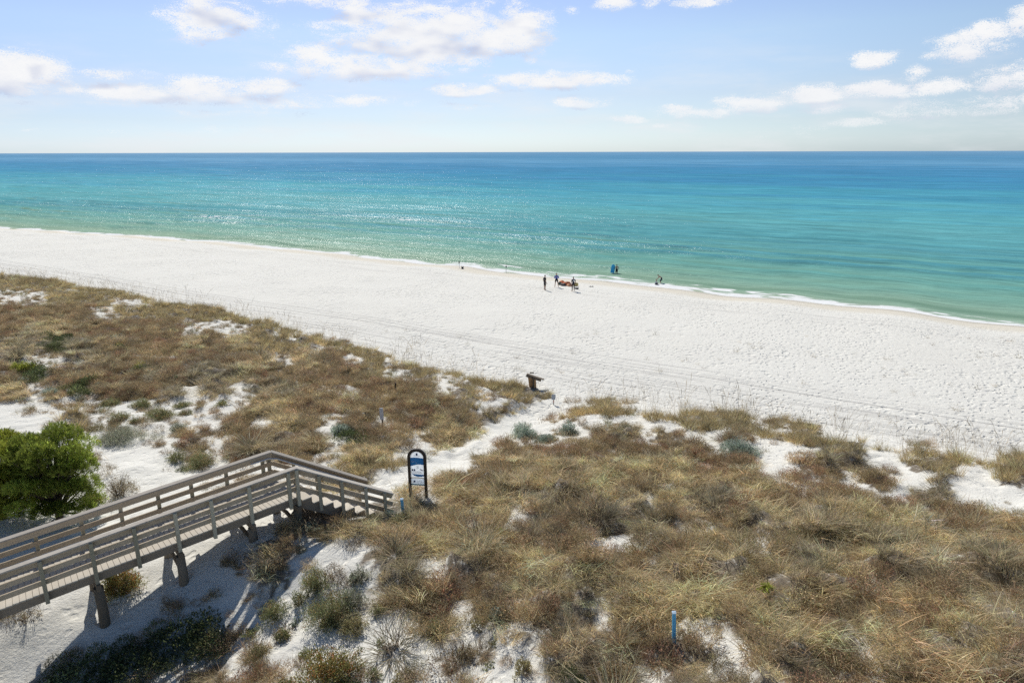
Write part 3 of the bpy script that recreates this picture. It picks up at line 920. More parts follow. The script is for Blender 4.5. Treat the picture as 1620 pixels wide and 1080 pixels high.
def stalk(rg):
    parts = []
    n = rg.integers(2, 5)
    for i in range(n):
        h = rg.uniform(0.9, 1.45); ph = rg.uniform(0, 6.283); b = rg.normal(0, 0.12, 2)
        t_ = np.array([0, .35, .7, .9, 1.0]); o = 0.10 * t_ + 0.22 * t_ ** 3
        w = np.array([.006, .005, .005, .014, .005])
        pts = np.stack([b[0] + np.cos(ph) * o * h, b[1] + np.sin(ph) * o * h, h * (t_ - .05 * t_ ** 4)], 1)
        for a in (0.0, math.pi / 2):
            s = np.array([math.cos(a + ph), math.sin(a + ph), 0])
            V = np.stack([pts - s * w[:, None] / 2, pts + s * w[:, None] / 2], 1).reshape(-1, 3)
            F = np.array([[2 * j, 2 * j + 1, 2 * j + 3, 2 * j + 2] for j in range(4)])
            parts.append((V, F, np.ones((4, 3)) * rg.uniform(.7, 1.2)))
    return join(*parts)


for k in range(4):
    protos["stalk", k] = stalk(np.random.default_rng(300 + k))

proto_col = {}
for kind in ("tussock", "mat", "tall", "brush", "oats", "sprig", "leafy", "stalk"):
    c = bpy.data.collections.new("source_" + kind)
    for k in range(4):
        V, F, T = protos[kind, k]
        me = np_mesh(f"{kind}_{k}", V, F, color=T)
        me.materials.append(M_GRASS if kind in ("tussock", "mat", "tall", "oats", "stalk") else M_BRUSH)
        o = bpy.data.objects.new(f"{kind}_source_{k}", me)
        c.objects.link(o)
    proto_col[kind] = c


def scatter(name, kind, P, rot, scl, tint, label, cat):
    n = len(P)
    me = bpy.data.meshes.new(name)
    me.vertices.add(n); me.vertices.foreach_set("co", np.asarray(P, np.float32).ravel())
    a = me.attributes.new("rot", 'FLOAT_VECTOR', 'POINT'); a.data.foreach_set("vector", np.asarray(rot, np.float32).ravel())
    a = me.attributes.new("scl", 'FLOAT_VECTOR', 'POINT'); a.data.foreach_set("vector", np.asarray(scl, np.float32).ravel())
    a = me.attributes.new("pick", 'INT', 'POINT'); a.data.foreach_set("value", RNG.integers(0, 4, n).astype(np.int32))
    a = me.attributes.new("tint", 'FLOAT_COLOR', 'POINT')
    a.data.foreach_set("color", np.concatenate([tint, np.ones((n, 1))], 1).astype(np.float32).ravel())
    o = link(name, me)
    ng = bpy.data.node_groups.new(name + "_scatter", 'GeometryNodeTree')
    ng.interface.new_socket("Geometry", in_out='INPUT', socket_type='NodeSocketGeometry')
    ng.interface.new_socket("Geometry", in_out='OUTPUT', socket_type='NodeSocketGeometry')
    N, L = ng.nodes, ng.links
    gi = N.new("NodeGroupInput"); go = N.new("NodeGroupOutput")
    ci = N.new("GeometryNodeCollectionInfo"); ci.inputs["Collection"].default_value = proto_col[kind]
    ci.inputs["Separate Children"].default_value = True
    ci.inputs["Reset Children"].default_value = True
    ip = N.new("GeometryNodeInstanceOnPoints"); ip.inputs["Pick Instance"].default_value = True

    def at(nm, ty):
        q = N.new("GeometryNodeInputNamedAttribute"); q.data_type = ty; q.inputs["Name"].default_value = nm
        return q.outputs[0]
    L.new(gi.outputs[0], ip.inputs["Points"]); L.new(ci.outputs[0], ip.inputs["Instance"])
    L.new(at("pick", 'INT'), ip.inputs["Instance Index"])
    L.new(at("rot", 'FLOAT_VECTOR'), ip.inputs["Rotation"]); L.new(at("scl", 'FLOAT_VECTOR'), ip.inputs["Scale"])
    L.new(ip.outputs[0], go.inputs[0])
    md = o.modifiers.new("scatter", 'NODES'); md.node_group = ng
    tag(o, label, cat, kind="stuff")
    return o


# candidate spots over the dunes
STEP = 0.255
xs = np.arange(-82, 48, STEP); ys = np.arange(5.5, 92, STEP)
CX, CY = np.meshgrid(xs, ys)
CX = (CX + RNG.uniform(-.5, .5, CX.shape) * STEP).ravel(); CY = (CY + RNG.uniform(-.5, .5, CY.shape) * STEP).ravel()
pxa, pya, _ = project(CX, CY, 4.0)
keep = (pxa > -420) & (pxa < 2050) & (pya < 1500)
CX, CY = CX[keep], CY[keep]
CZ = terrain(CX, CY)
CODE, PXX, PYY, DD = veg_code(CX, CY, CZ)
CZ = CZ + np.where(np.isin(CODE, [2, 3, 4, 6]), HUMP(CX, CY) * np.where(CODE == 6, 1.7, 1.0), 0)
clump = fbm(CX * 1.1, CY * 1.1, 3, 151)
patch = fbm(CX * 0.22, CY * 0.22, 3, 161)
rnd = RNG.uniform(0, 1, len(CX))
far = sstep(DD, 25, 60)
# keep plants out from the boardwalk, the trodden path round the sign and objects
CLEAR = []


def pathdist(pts):
    best = np.full(len(CX), 1e9)
    for (a, b) in zip(pts, pts[1:]):
        a = np.array(a); b = np.array(b); d = b - a
        t_ = np.clip(((CX - a[0]) * d[0] + (CY - a[1]) * d[1]) / (d @ d), 0, 1)
        best = np.minimum(best, np.hypot(CX - a[0] - t_ * d[0], CY - a[1] - t_ * d[1]))
    return best


on_path = pathdist([(a[0] * .988, a[1] * .988) for a in PATHW]) < (0.74 + 0.25 * perlin(CX, CY, 5))
bw = pathdist([(-21.5, 9.5), (-13.63, 16.02), (-7.6, 20.75), (-4.7, 21.7)])
on_walk = bw < 1.0
by_stand = np.zeros(len(CX), bool)
for q, rr_ in (((842, 613), .8), ((838, 622), .7), ((846, 622), .7), ((875, 640), .8), ((638, 816), .3), ((604, 676), .5), ((1067, 1028), .2), ((661, 792), .5)):
    g_ = ground_hit(*q)
    by_stand |= np.hypot(CX - g_[0], CY - g_[1]) < rr_
ok = ~on_path & ~on_walk & ~by_stand


lump = perlin(CX * 0.85, CY * 0.85, 181) + 0.35 * perlin(CX * 2.0, CY * 2.0, 183)


def pick(codes, prob, cl=0.0):
    m = np.isin(CODE, [CODES.index(c) for c in codes]) & ok
    return m & (rnd < np.clip(prob + cl * clump, 0, 1))


def emit(name, kind, m, size, tints, label, cat, vz=0.25, tilt=0.12, mixn=0.5):
    i = np.nonzero(m)[0]
    n = len(i)
    s = size * np.clip(RNG.lognormal(0, vz, n) * (1 + 0.35 * clump[i]), 0.45, 1.9)
    rot = np.stack([RNG.normal(0, tilt, n), RNG.normal(0, tilt, n), RNG.normal(-1.9, 0.9, n) if kind == "mat" else RNG.uniform(0, 6.283, n)], 1)
    scl = np.stack([s * RNG.uniform(.9, 1.2, n), s * RNG.uniform(.9, 1.2, n), s * RNG.uniform(.8, 1.15, n)], 1)
    T = np.array(tints)
    w = np.clip(0.5 + mixn * patch[i] + RNG.normal(0, 0.22, n), 0, 1)[:, None]
    col = T[0] * (1 - w) + T[1] * w
    if len(T) > 2:
        sel = RNG.uniform(0, 1, n)[:, None] < 0.16
        col = np.where(sel, T[2], col)
    col = np.clip(col * RNG.lognormal(0.16, 0.28, (n, 1)), 0, .78)
    P = np.stack([CX[i], CY[i], CZ[i] - 0.02], 1)
    print(name, n)
    return scatter(name, kind, P, rot, scl, col, label, cat)


emit("golden_grass", "mat", pick("t", 0.97, 0.1), 1.08, [(.63, .515, .305), (.49, .405, .225), (.42, .31, .18)],
     "dense golden tan dune grass lying across the sandy ridges", "grass", 0.25, 0.22)
CLUMPY = pick("d", 0.75) & (lump > 0.02)
emit("dune_tussocks", "tall", (CLUMPY & (rnd < 0.50)) | pick("b", 0.05, 0.16) | pick("t", 0.02, 0.05), 0.70, [(.28, .245, .16), (.46, .395, .245), (.20, .165, .11)],
     "shaggy grey brown grass tussocks heaped over the dunes", "grass", 0.3, 0.3)
emit("fallen_grass", "mat", (CLUMPY & (rnd > 0.50)) | (pick("d", 0.50) & (lump <= 0.02)), 0.98, [(.60, .505, .315), (.45, .37, .22), (.33, .25, .16)],
     "fallen straw coloured grass between the shaggy tussocks", "grass", 0.25, 0.3)
emit("brown_brush", "brush", pick("br", 0.62, 0.36), 0.95, [(.34, .255, .155), (.41, .33, .19), (.32, .19, .12)],
     "low twiggy reddish brown brush covering the dune backs", "brush", 0.3, 0.2)
emit("brush_grass", "mat", pick("br", 0.38, 0.0) & (rnd > 0.12), 0.8, [(.54, .445, .26), (.38, .31, .18)],
     "thin tan grass growing through the brown brush", "grass", 0.25, 0.3)
cd = pathdist(CRESTW); td = pathdist(TOEW)
fr_n = fbm(CX * 0.45, CY * 0.45, 2, 191)
fringe = ((cd < 0.75 + 0.5 * fr_n) & (rnd < 0.62 + 0.9 * fr_n) | (td < 0.9 + 0.6 * fr_n) & (rnd < 0.5 + 0.7 * fr_n)) & ok
emit("edge_grass", "oats", fringe | pick("o", 0.30, 0.50), 0.85, [(.46, .36, .19), (.36, .305, .165)],
     "olive gold beach grass along the seaward dune edge", "grass")
emit("sparse_sprigs", "sprig", pick(",", 0.11, 0.22) | pick("o", 0.06, 0.1) | pick(".", 0.006, 0.010) & (DD < 60) & (CODE == 0), 0.8, [(.24, .175, .11), (.20, .175, .095), (.36, .28, .17)],
     "thin dry sprigs scattered over the open white sand", "sprigs", 0.4)
emit("sparse_brush", "brush", pick(",", 0.12, 0.50), 0.62, [(.30, .22, .15), (.31, .255, .16), (.18, .175, .09)],
     "loose brown twiggy clumps thinning out over white sand", "brush", 0.4, 0.2)
emit("sparse_grass", "mat", pick(",", 0.03, 0.34) & (rnd > 0.03), 0.66, [(.46, .35, .19), (.36, .28, .15)],
     "loose pale grass clumps thinning out over white sand", "grass", 0.35, 0.35)
emit("ground_cover", "leafy", pick("g", 0.72, 0.30), 1.0, [(.095, .125, .055), (.15, .16, .07)],
     "low dark green leafy ground cover in the hollow", "ground cover", 0.3)

# sea-oat stalks along the dune edge
u_, d_ = to_ud(CX, CY)
kk = d_ + shore_s(u_) - np.interp(u_, _tu, _tv)
edge = (kk > -3.4) & (kk < 1.9) & (fbm(CX * .25, CY * .25, 2, 171) > -0.55) & ok
emit("sea_oat_stalks", "stalk", (edge | (cd < 1.3) & ok) & (rnd < 0.085), 0.95, [(.40, .33, .22), (.34, .27, .17)],
     "tall thin sea oat stalks standing along the dune edge", "sea oats", 0.2, 0.10)
# ------------------------------------------------------------------ boardwalk
W_CAP = wood_mat("weathered_cap_board", (0.36, 0.325, 0.28), (0.54, 0.495, 0.43))
W_RAIL = wood_mat("weathered_rail", (0.31, 0.245, 0.17), (0.54, 0.45, 0.33))
W_DECK = wood_mat("weathered_deck", (0.52, 0.475, 0.40), (0.70, 0.65, 0.56), (14, 1.2, 14))
W_POST = wood_mat("weathered_post", (0.32, 0.295, 0.215), (0.54, 0.50, 0.385), (12, 12, 1.5))
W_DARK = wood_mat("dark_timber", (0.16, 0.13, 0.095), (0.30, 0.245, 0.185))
M_PIPE = plain_mat("grey_handrail", (0.55, 0.56, 0.57), 0.35, 0.1, metallic=0.6)

A_ = Vector((-13.10, 15.30, 6.69)); N_ = Vector((-6.97, 20.12, 7.24))     # near rail top
B_ = Vector((-14.17, 16.75, 6.69)); F_ = Vector((-8.20, 21.36, 7.24))     # far rail top
E_ = Vector((-4.13, 21.24, 5.74)); G_ = Vector((-5.19, 22.19, 5.74))      # stair foot
back = 1.25
A0 = A_ + (A_ - N_) * back; B0 = B_ + (B_ - F_) * back
RAILH = 1.02
U1 = (N_ - A_).normalized(); U2 = (E_ - N_).normalized()
up = Vector((0, 0, 1))
n1 = Vector((-U1.y, U1.x, 0)).normalized()      # towards the sea side
n2 = Vector((-U2.y, U2.x, 0)).normalized()
bwk = empty("boardwalk", (N_.x, N_.y, 5.4))
tag(bwk, "long weathered timber boardwalk with slatted railings and stairs turning down to the sand", "boardwalk")
INV = Matrix.Translation(-Vector((N_.x, N_.y, 5.4)))


def bpart(mb, name, mat):
    o = mb.build(name, mat, bwk)
    o.data.transform(INV)
    return o


# deck planks (one part; planks and gaps are its pattern)
mb = MB()
L0 = (N_ - A0).length
npl = int(L0 / 0.148)
rg = random.Random(3)
dz = up * (-RAILH - 0.02)
for i in range(npl):
    t0 = (i + 0.5) / npl
    a = A0.lerp(N_, t0) + dz; b = B0.lerp(F_, t0) + dz
    e = (a - b).normalized() * 0.02
    j = up * rg.uniform(-.003, .003)
    mb.bar(a + e + j, b - e + j, 0.139, 0.038)
bpart(mb, "deck", W_DECK)
# stair treads, each a part
NT_ = 9
for i in range(NT_):
    t0 = (i + 0.75) / NT_
    a = N_.lerp(E_, t0); b = F_.lerp(G_, t0)
    zt = N_.z - RAILH - 0.165 * (i + 1)
    a.z = b.z = zt
    bpart(MB().bar(a, b, 0.33, 0.042), "tread", W_DECK)
# joists under the deck edge and stair stringers
for (p, q, s, nm) in ((A0, N_, n1, "joist"), (B0, F_, -n1, "joist")):
    o = up * (-RAILH - 0.165)
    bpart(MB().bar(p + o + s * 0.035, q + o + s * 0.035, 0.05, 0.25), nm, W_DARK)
mb = MB()
for f in (0.25, 0.5, 0.75):
    a = A0.lerp(B0, f); b = N_.lerp(F_, f)
    mb.bar(a + up * (-RAILH - 0.17), b + up * (-RAILH - 0.17), 0.05, 0.24)
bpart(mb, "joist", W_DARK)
for (p, q, s) in ((N_, E_, n2), (F_, G_, -n2)):
    mb = MB()
    o = up * (-RAILH - 0.30)
    mb.bar(p + o + s * 0.05, q + o + s * 0.05, 0.05, 0.26)
    for i in range(NT_):           # sawtooth carriers under the treads
        t0 = (i + 0.75) / NT_
        c = p.lerp(q, t0) + s * 0.05
        c.z = N_.z - RAILH - 0.165 * (i + 1) - 0.10
        d = U2.copy(); d.z = 0; d.normalize()
        mb.bar(c - d * .15, c + d * .15, 0.046, 0.155)
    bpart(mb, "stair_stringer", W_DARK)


def railing(p, q, inn, post_ts, extend=0.0):
    """cap, three side boards, posts outside the boards"""
    d = (q - p).normalized()
    out = -inn
    bpart(MB().bar(p - up * 0.02 , q - up * 0.02, 0.20, 0.045, bevel=0.005), "cap_rail", W_CAP)
    for (h0, hh) in ((0.14, 0.18), (0.44, 0.15), (0.745, 0.15)):
        o = up * (-h0) + inn * 0.02
        bpart(MB().bar(p + o, q + o, 0.04, hh), "side_rail", W_RAIL)
    for t0, low in post_ts:
        c = p.lerp(q, t0) + out * 0.075
        bpart(MB().bar(c + up * -0.045, c + up * low, 0.14, 0.10, up=(d.x, d.y, 0), bevel=0.006), "post", W_POST)


def t_for_px(p, q, px):
    lo, hi = -1.0, 2.0
    f = lambda s: float(project(*(p.lerp(q, s)))[0])
    for _ in range(50):
        m = (lo + hi) / 2
        if f(m) < px: lo = m
        else: hi = m
    return lo


near_px = [-150, -72, 0 - 24, 60, 140.6, 209, 274, 331, 391, 453]
ts = [max(0.0, (t_for_px(A0, N_, p))) for p in near_px]
LOWP = -1.32
railing(A0, N_, n1, [(t, LOWP) for t in ts if t > 0.01] + [(0.998, LOWP)])
railing(B0, F_, -n1, [(t, LOWP) for t in ts if t > 0.01] + [(0.995, LOWP)])
st = [(t_for_px(N_, E_, p), -1.30) for p in (503, 539, 577, 607)]
railing(N_, E_, n2, st)
railing(F_, G_, -n2, st)
# pipe handrail inside the seaward railing, from just before the corner down the stairs
h = up * -0.16 - n1 * 0.16
pts = [F_.lerp(B_, 0.10) + h, F_.lerp(B_, 0.02) + h - n1 * .02, F_.lerp(G_, 0.05) + up * -0.16 - n2 * 0.16, F_.lerp(G_, 1.0) + up * -0.16 - n2 * 0.16, G_ + up * -0.24 - n2 * 0.16 + U2 * .12]
bpart(MB().tube(pts, 0.028, 8), "handrail", M_PIPE)
# round piles under every second post, with a cross beam and a brace
for px in (-72, 140.6, 274, 391, 464):
    t0 = t_for_px(A0, N_, px)
    a = A0.lerp(N_, t0) + up * (-RAILH - 0.30); b = B0.lerp(F_, t0) + up * (-RAILH - 0.30)
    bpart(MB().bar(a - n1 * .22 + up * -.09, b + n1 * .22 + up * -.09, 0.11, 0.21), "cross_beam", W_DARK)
    for c, s in ((a, -1), (b, 1)):
        g = float(terrain(c.x, c.y))
        c = c - n1 * (0.05 * s)
        bot = Vector((c.x + .06 * s, c.y - .05 * s, g - 0.5))
        m = c.lerp(bot, .5) + U1 * 0.02
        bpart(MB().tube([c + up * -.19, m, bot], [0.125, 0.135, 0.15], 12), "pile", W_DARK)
    p0 = a + n1 * 0.05 + up * -0.78; p1 = b - n1 * 0.05 + up * -0.62
    mid = p0.lerp(p1, .5) + up * .10
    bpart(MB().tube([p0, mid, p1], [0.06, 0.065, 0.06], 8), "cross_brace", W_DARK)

# ------------------------------------------------------------------ information sign at the foot of the stairs
M_SIGNFR = plain_mat("dark_brown_frame", (0.035, 0.026, 0.02), 0.55)
M_WHITE = plain_mat("sign_white", (0.93, 0.95, 0.97), 0.45, 0.03)
M_SBLUE = plain_mat("sign_blue", (0.02, 0.24, 0.60), 0.45, 0.08)
M_NAVY = plain_mat("sign_navy", (0.02, 0.05, 0.17), 0.45, 0.08)
M_TEAL = plain_mat("sign_teal", (0.10, 0.36, 0.48), 0.45, 0.08)
M_PALE = plain_mat("sign_pale_blue", (0.60, 0.75, 0.92), 0.45, 0.05)
M_TANL = plain_mat("sign_sand", (0.62, 0.49, 0.25), 0.5, 0.1)
M_INK = plain_mat("sign_ink", (0.28, 0.33, 0.42), 0.5, 0.1)
M_RED = plain_mat("sign_red", (0.55, 0.12, 0.10), 0.5, 0.1)

for m_ in (M_WHITE, M_PALE):          # thin sheet that lets daylight through from behind
    t_ = NT(m_.node_tree)
    pr_ = next(n for n in m_.node_tree.nodes if n.type == 'BSDF_PRINCIPLED')
    ou_ = next(n for n in m_.node_tree.nodes if n.type == 'OUTPUT_MATERIAL')
    tr_ = t_.n("ShaderNodeBsdfTranslucent", {"Color": (.9, .93, .96, 1)})
    mx_ = t_.n("ShaderNodeMixShader", {0: .72, 1: pr_.outputs[0], 2: tr_.outputs[0]})
    m_.node_tree.links.new(mx_.outputs[0], ou_.inputs[0])
lx, ly, lz, _t = ground_hit(649.5, 782)
rx, ry, rz, _t = ground_hit(673.5, 787)
sc_ = np.array([(lx + rx) / 2, (ly + ry) / 2])
sz = float(terrain(*sc_))
D_ = float(project(sc_[0], sc_[1], sz)[2])
SWID = 29.0 * D_ / FOC
SHGT = 73 * D_ / FOC / 0.895
sign = empty("information_sign", (sc_[0], sc_[1], sz), math.radians(-7))
tag(sign, "tall dark framed beach information sign with an arched top beside the stairs", "sign")


def arch(w, z0, z1, n=14, r=None):
    """outline of a panel with a semicircular head, in the XZ plane"""
    r = w / 2
    pts = [(-w / 2, 0, z0), (w / 2, 0, z0)]
    for k in range(n + 1):
        a = math.pi * k / n
        pts.append((r * math.cos(a), 0, z1 - r + r * math.sin(a)))
    return pts


W = SWID; H = SHGT
fr = MB()
r = W / 2 - 0.04
pts = [(-r, 0, -0.4), (-r, 0, H - W / 2)] + [(r * math.cos(math.pi * (1 - k / 14)), 0, H - W / 2 + (r) * math.sin(math.pi * k / 14)) for k in range(1, 14)] + [(r, 0, H - W / 2), (r, 0, -0.4)]
for a, b in zip(pts, pts[1:]):
    d = (Vector(b) - Vector(a)).normalized() * 0.006
    fr.bar(Vector(a) - d, Vector(b) + d, 0.10, 0.082, up=(0, 1, 0) if abs(b[0] - a[0]) > 1e-6 or True else (0, 1, 0))
fr.build("frame", M_SIGNFR, sign)
pw = W - 0.16
zb, zt = H * 0.235, H - 0.085
MB().poly(arch(pw, zb, zt), 0.02, (0, 1, 0)).build("panel", M_WHITE, sign)
ph = zt - zb


def strip(name, mat, pts2, lift):
    """flat printed area; pts2 in panel coordinates: x -1..1, y 0 bottom .. 1 top"""
    pts = [(x * pw / 2, -lift, zb + y * ph) for x, y in pts2]
    return MB().poly(pts).build(name, mat, sign)


wave = lambda y, a, n=10, ph0=0.0, x0=-.98, x1=.98: [(x0 + (x1 - x0) * k / n, y + a * math.sin(ph0 + 3.6 * k / n)) for k in range(n + 1)]
strip("blue_wave", M_SBLUE, wave(0.585, -0.03, ph0=2.2) + list(reversed(wave(0.80, 0.012))), 0.004)
strip("pale_wave", M_PALE, wave(0.655, 0.02, x0=-.9, x1=0.0) + list(reversed(wave(0.70, 0.016, x0=-.9, x1=-0.1))), 0.008)
strip("blue_lens", M_SBLUE, [(-.80, .335), (-.5, .285), (0, .255), (.5, .26), (.95, .28), (.95, .325), (.3, .325), (-.3, .33)], 0.004)
strip("sand_line", M_TANL, wave(0.205, 0.008) + list(reversed(wave(0.228, 0.012))), 0.004)
strip("pale_foot", M_PALE, [(-.98, .05), (.98, .05), (.98, .195), (-.98, .205)], 0.004)
strip("teal_foot", M_TEAL, [(-.98, .004), (.98, .004), (.98, .046), (-.98, .046)], 0.004)
strip("emblem", M_NAVY, [(.16 * math.cos(a), .905 + .038 * math.sin(a)) for a in [k * 2 * math.pi / 8 for k in range(8)]], 0.004)
strip("emblem", M_NAVY, [(-.62, .085), (-.34, .085), (-.34, .145), (-.62, .145)], 0.008)
for (x0, x1, y0, y1) in ((-.82, -.58, .425, .475), (-.52, -.28, .425, .475), (.38, .62, .455, .482), (.55, .86, .435, .456)):
    strip("pictogram", M_NAVY, ((x0, y0), (x1, y0), (x1, y1), (x0, y1)), .004)
rg = random.Random(4)
for ys, x0, x1, lf in (((.555, .54, .525, .505, .49), -.1, .2, .004), ((.12, .095, .075), -.2, .85, .008), ((.865, .85), -.5, .5, .004)):
    mb = MB()
    for y in ys:
        mb.poly([(x * pw / 2, -lf, zb + yy * ph) for x, yy in ((x0, y), (x1 - rg.uniform(0, .1), y), (x1, y + .006), (x0, y + .006))])
    mb.build("small_print", M_INK, sign)
mb = MB()
for y in (.41, .395, .38, .365, .35):
    mb.poly([(x * pw / 2, -.004, zb + yy * ph) for x, yy in ((-.85, y), (rg.uniform(.5, .9), y), (rg.uniform(.5, .9), y + .006), (-.85, y + .006))])
mb.build("text_lines", M_RED if False else M_INK, sign)

# ------------------------------------------------------------------ blue marker posts
M_BLUE = plain_mat("blue_plastic", (0.13, 0.52, 0.84), 0.4, 0.12, 6)


def marker(px, top, base, wpx, lean, label, dirty):
    x, y, z, _ = ground_hit(px, base)
    D = float(project(x, y, z)[2])
    h = (base - top) * D / FOC / 0.86
    w = wpx * D / FOC
    o = empty("marker_post", (x, y, z))
    tag(o, label, "post", "blue marker posts")
    a = Vector((0, 0, -0.3)); b = Vector((lean * h, 0, h))
    MB().bar(a, b, w, w * 0.75, up=(0, 1, 0), bevel=0.006).build("shaft", M_BLUE, o)
    MB().bar(b - (b - a).normalized() * 0.01, b + (b - a).normalized() * 0.028, w + .012, w * .75 + .012, up=(0, 1, 0), bevel=0.006).build("cap", M_WHITE, o)
    return o


marker(1066, 969, 1022, 5.6, -0.075, "bright blue leaning marker post with a white top in the foreground grass", 0)
marker(638, 790, 816, 4.4, -0.06, "short faded blue marker post just left of the information sign", 1)

# ------------------------------------------------------------------ small signs, stake and the timber stand by the path mouth
M_PLATE = plain_mat("white_plate", (0.72, 0.74, 0.76), 0.4, 0.05)
M_GREYP = plain_mat("grey_plate", (0.33, 0.37, 0.43), 0.45, 0.08)
M_STAKE = plain_mat("dark_stake", (0.05, 0.04, 0.035), 0.7)
M_PLY = wood_mat("orange_plywood", (0.62, 0.37, 0.17), (0.80, 0.52, 0.27))


def ph_at(px, base, top):
    x, y, z, _ = ground_hit(px, base)
    D = float(project(x, y, z)[2])
    return x, y, z, D, (base - top) * D / FOC / 0.92


x, y, z, D, h = ph_at(605, 674, 645)
o = empty("notice_sign", (x, y, z)); tag(o, "narrow white notice sign on a dark stake in the brown brush", "sign")
w = 5.2 * D / FOC
MB().bar((0, 0.02, -.3), (-0.02, 0.02, h * .97), .06, .05, up=(0, 1, 0)).build("stake", M_STAKE, o)
MB().bar((-.01, -.018, h * .38), (-.02, -.018, h), w * 1.15, .022, up=(0, 1, 0)).build("plate", M_PLATE, o)
o.rotation_euler = (0, 0, R(-12))
x, y, z, D, h = ph_at(875.5, 640, 624)
o = empty("warning_sign", (x, y, z)); tag(o, "small grey square sign on a thin post at the mouth of the sand path", "sign")
w = 6.0 * D / FOC
MB().bar((0, 0, -.3), (0, 0, h * .75), .045, .045, up=(0, 1, 0)).build("stake", M_STAKE, o)
MB().bar((-.02, -.035, h * .50), (0, -.035, h), w, .02, up=(0, 1, 0)).build("plate", M_GREYP, o)
for hh in (.36, .22):
    MB().bar((0, -.03, h * hh), (0, -.03, h * (hh + .06)), .07, .012, up=(0, 1, 0)).build("reflector", M_RED, o)
x, y, z, D, h = ph_at(625, 619, 605)
o = MB().bar((0, 0, -.3), (.04, 0, h), .085, .085, up=(0, 1, 0), bevel=.01).build("wooden_stake", M_STAKE, None)
o.location = (x, y, z); tag(o, "short dark wooden stake standing at the brown dune edge", "stake")

x, y, z, D, h = ph_at(842, 613, 592)
st_ = empty("timber_stand", (x, y, z), R(0)); tag(st_, "small timber stand of tan panels under a dark top beam by the path mouth", "stand")
k = D / FOC
MB().bar((-9.5 * k, 0, h * .93), (14.0 * k, -.1, h * .60), .26, .20, up=(0, 0, 1), bevel=.012).build("top_beam", W_DARK, st_)
MB().bar((-4 * k, .22, h * 1.02), (2.5 * k, .22, h * 1.0), .10, .07, bevel=.01).build("batten", W_DARK, st_)
MB().bar((13 * k, .02, h * .66), (18.5 * k, -.02, h * .60), .14, .07, bevel=.01).build("batten", W_RAIL, st_)
MB().bar((1.2 * k, -.16, -.6), (1.6 * k, -.16, h * .86), .12, .10, up=(0, 1, 0)).build("upright", W_DARK, st_)
MB().poly([(-3.6 * k, -.08, -.5), (.6 * k, -.08, -.5), (1.0 * k, -.08, h * .78), (-7.2 * k, -.08, h * .84)], .05, (0, 1, 0)).build("panel", M_PLY, st_)
MB().poly([(2.3 * k, -.08, -.5), (7.6 * k, -.08, -.5), (5.4 * k, -.08, h * .66), (2.3 * k, -.08, h * .72)], .05, (0, 1, 0)).build("panel", M_PLY, st_)
# ------------------------------------------------------------------ shrubs, each a plant of its own
M_TWIG = plain_mat("grey_twig", (0.13, 0.105, 0.085), 0.85, 0.25, 20)
LEAFM = {}
PAL = {"green": (.26, .275, .135), "dark": (.12, .16, .075), "grey": (.31, .32, .235), "silver": (.35, .405, .33), "olive": (.33, .29, .15),
       "lime": (.38, .41, .08), "dry": (.34, .28, .18), "gold": (.30, .28, .10), "brown": (.30, .235, .165)}
for k_, c_ in PAL.items():
    LEAFM[k_] = leaf_mat("leaf_" + k_, c_, 0.55, 0.48)

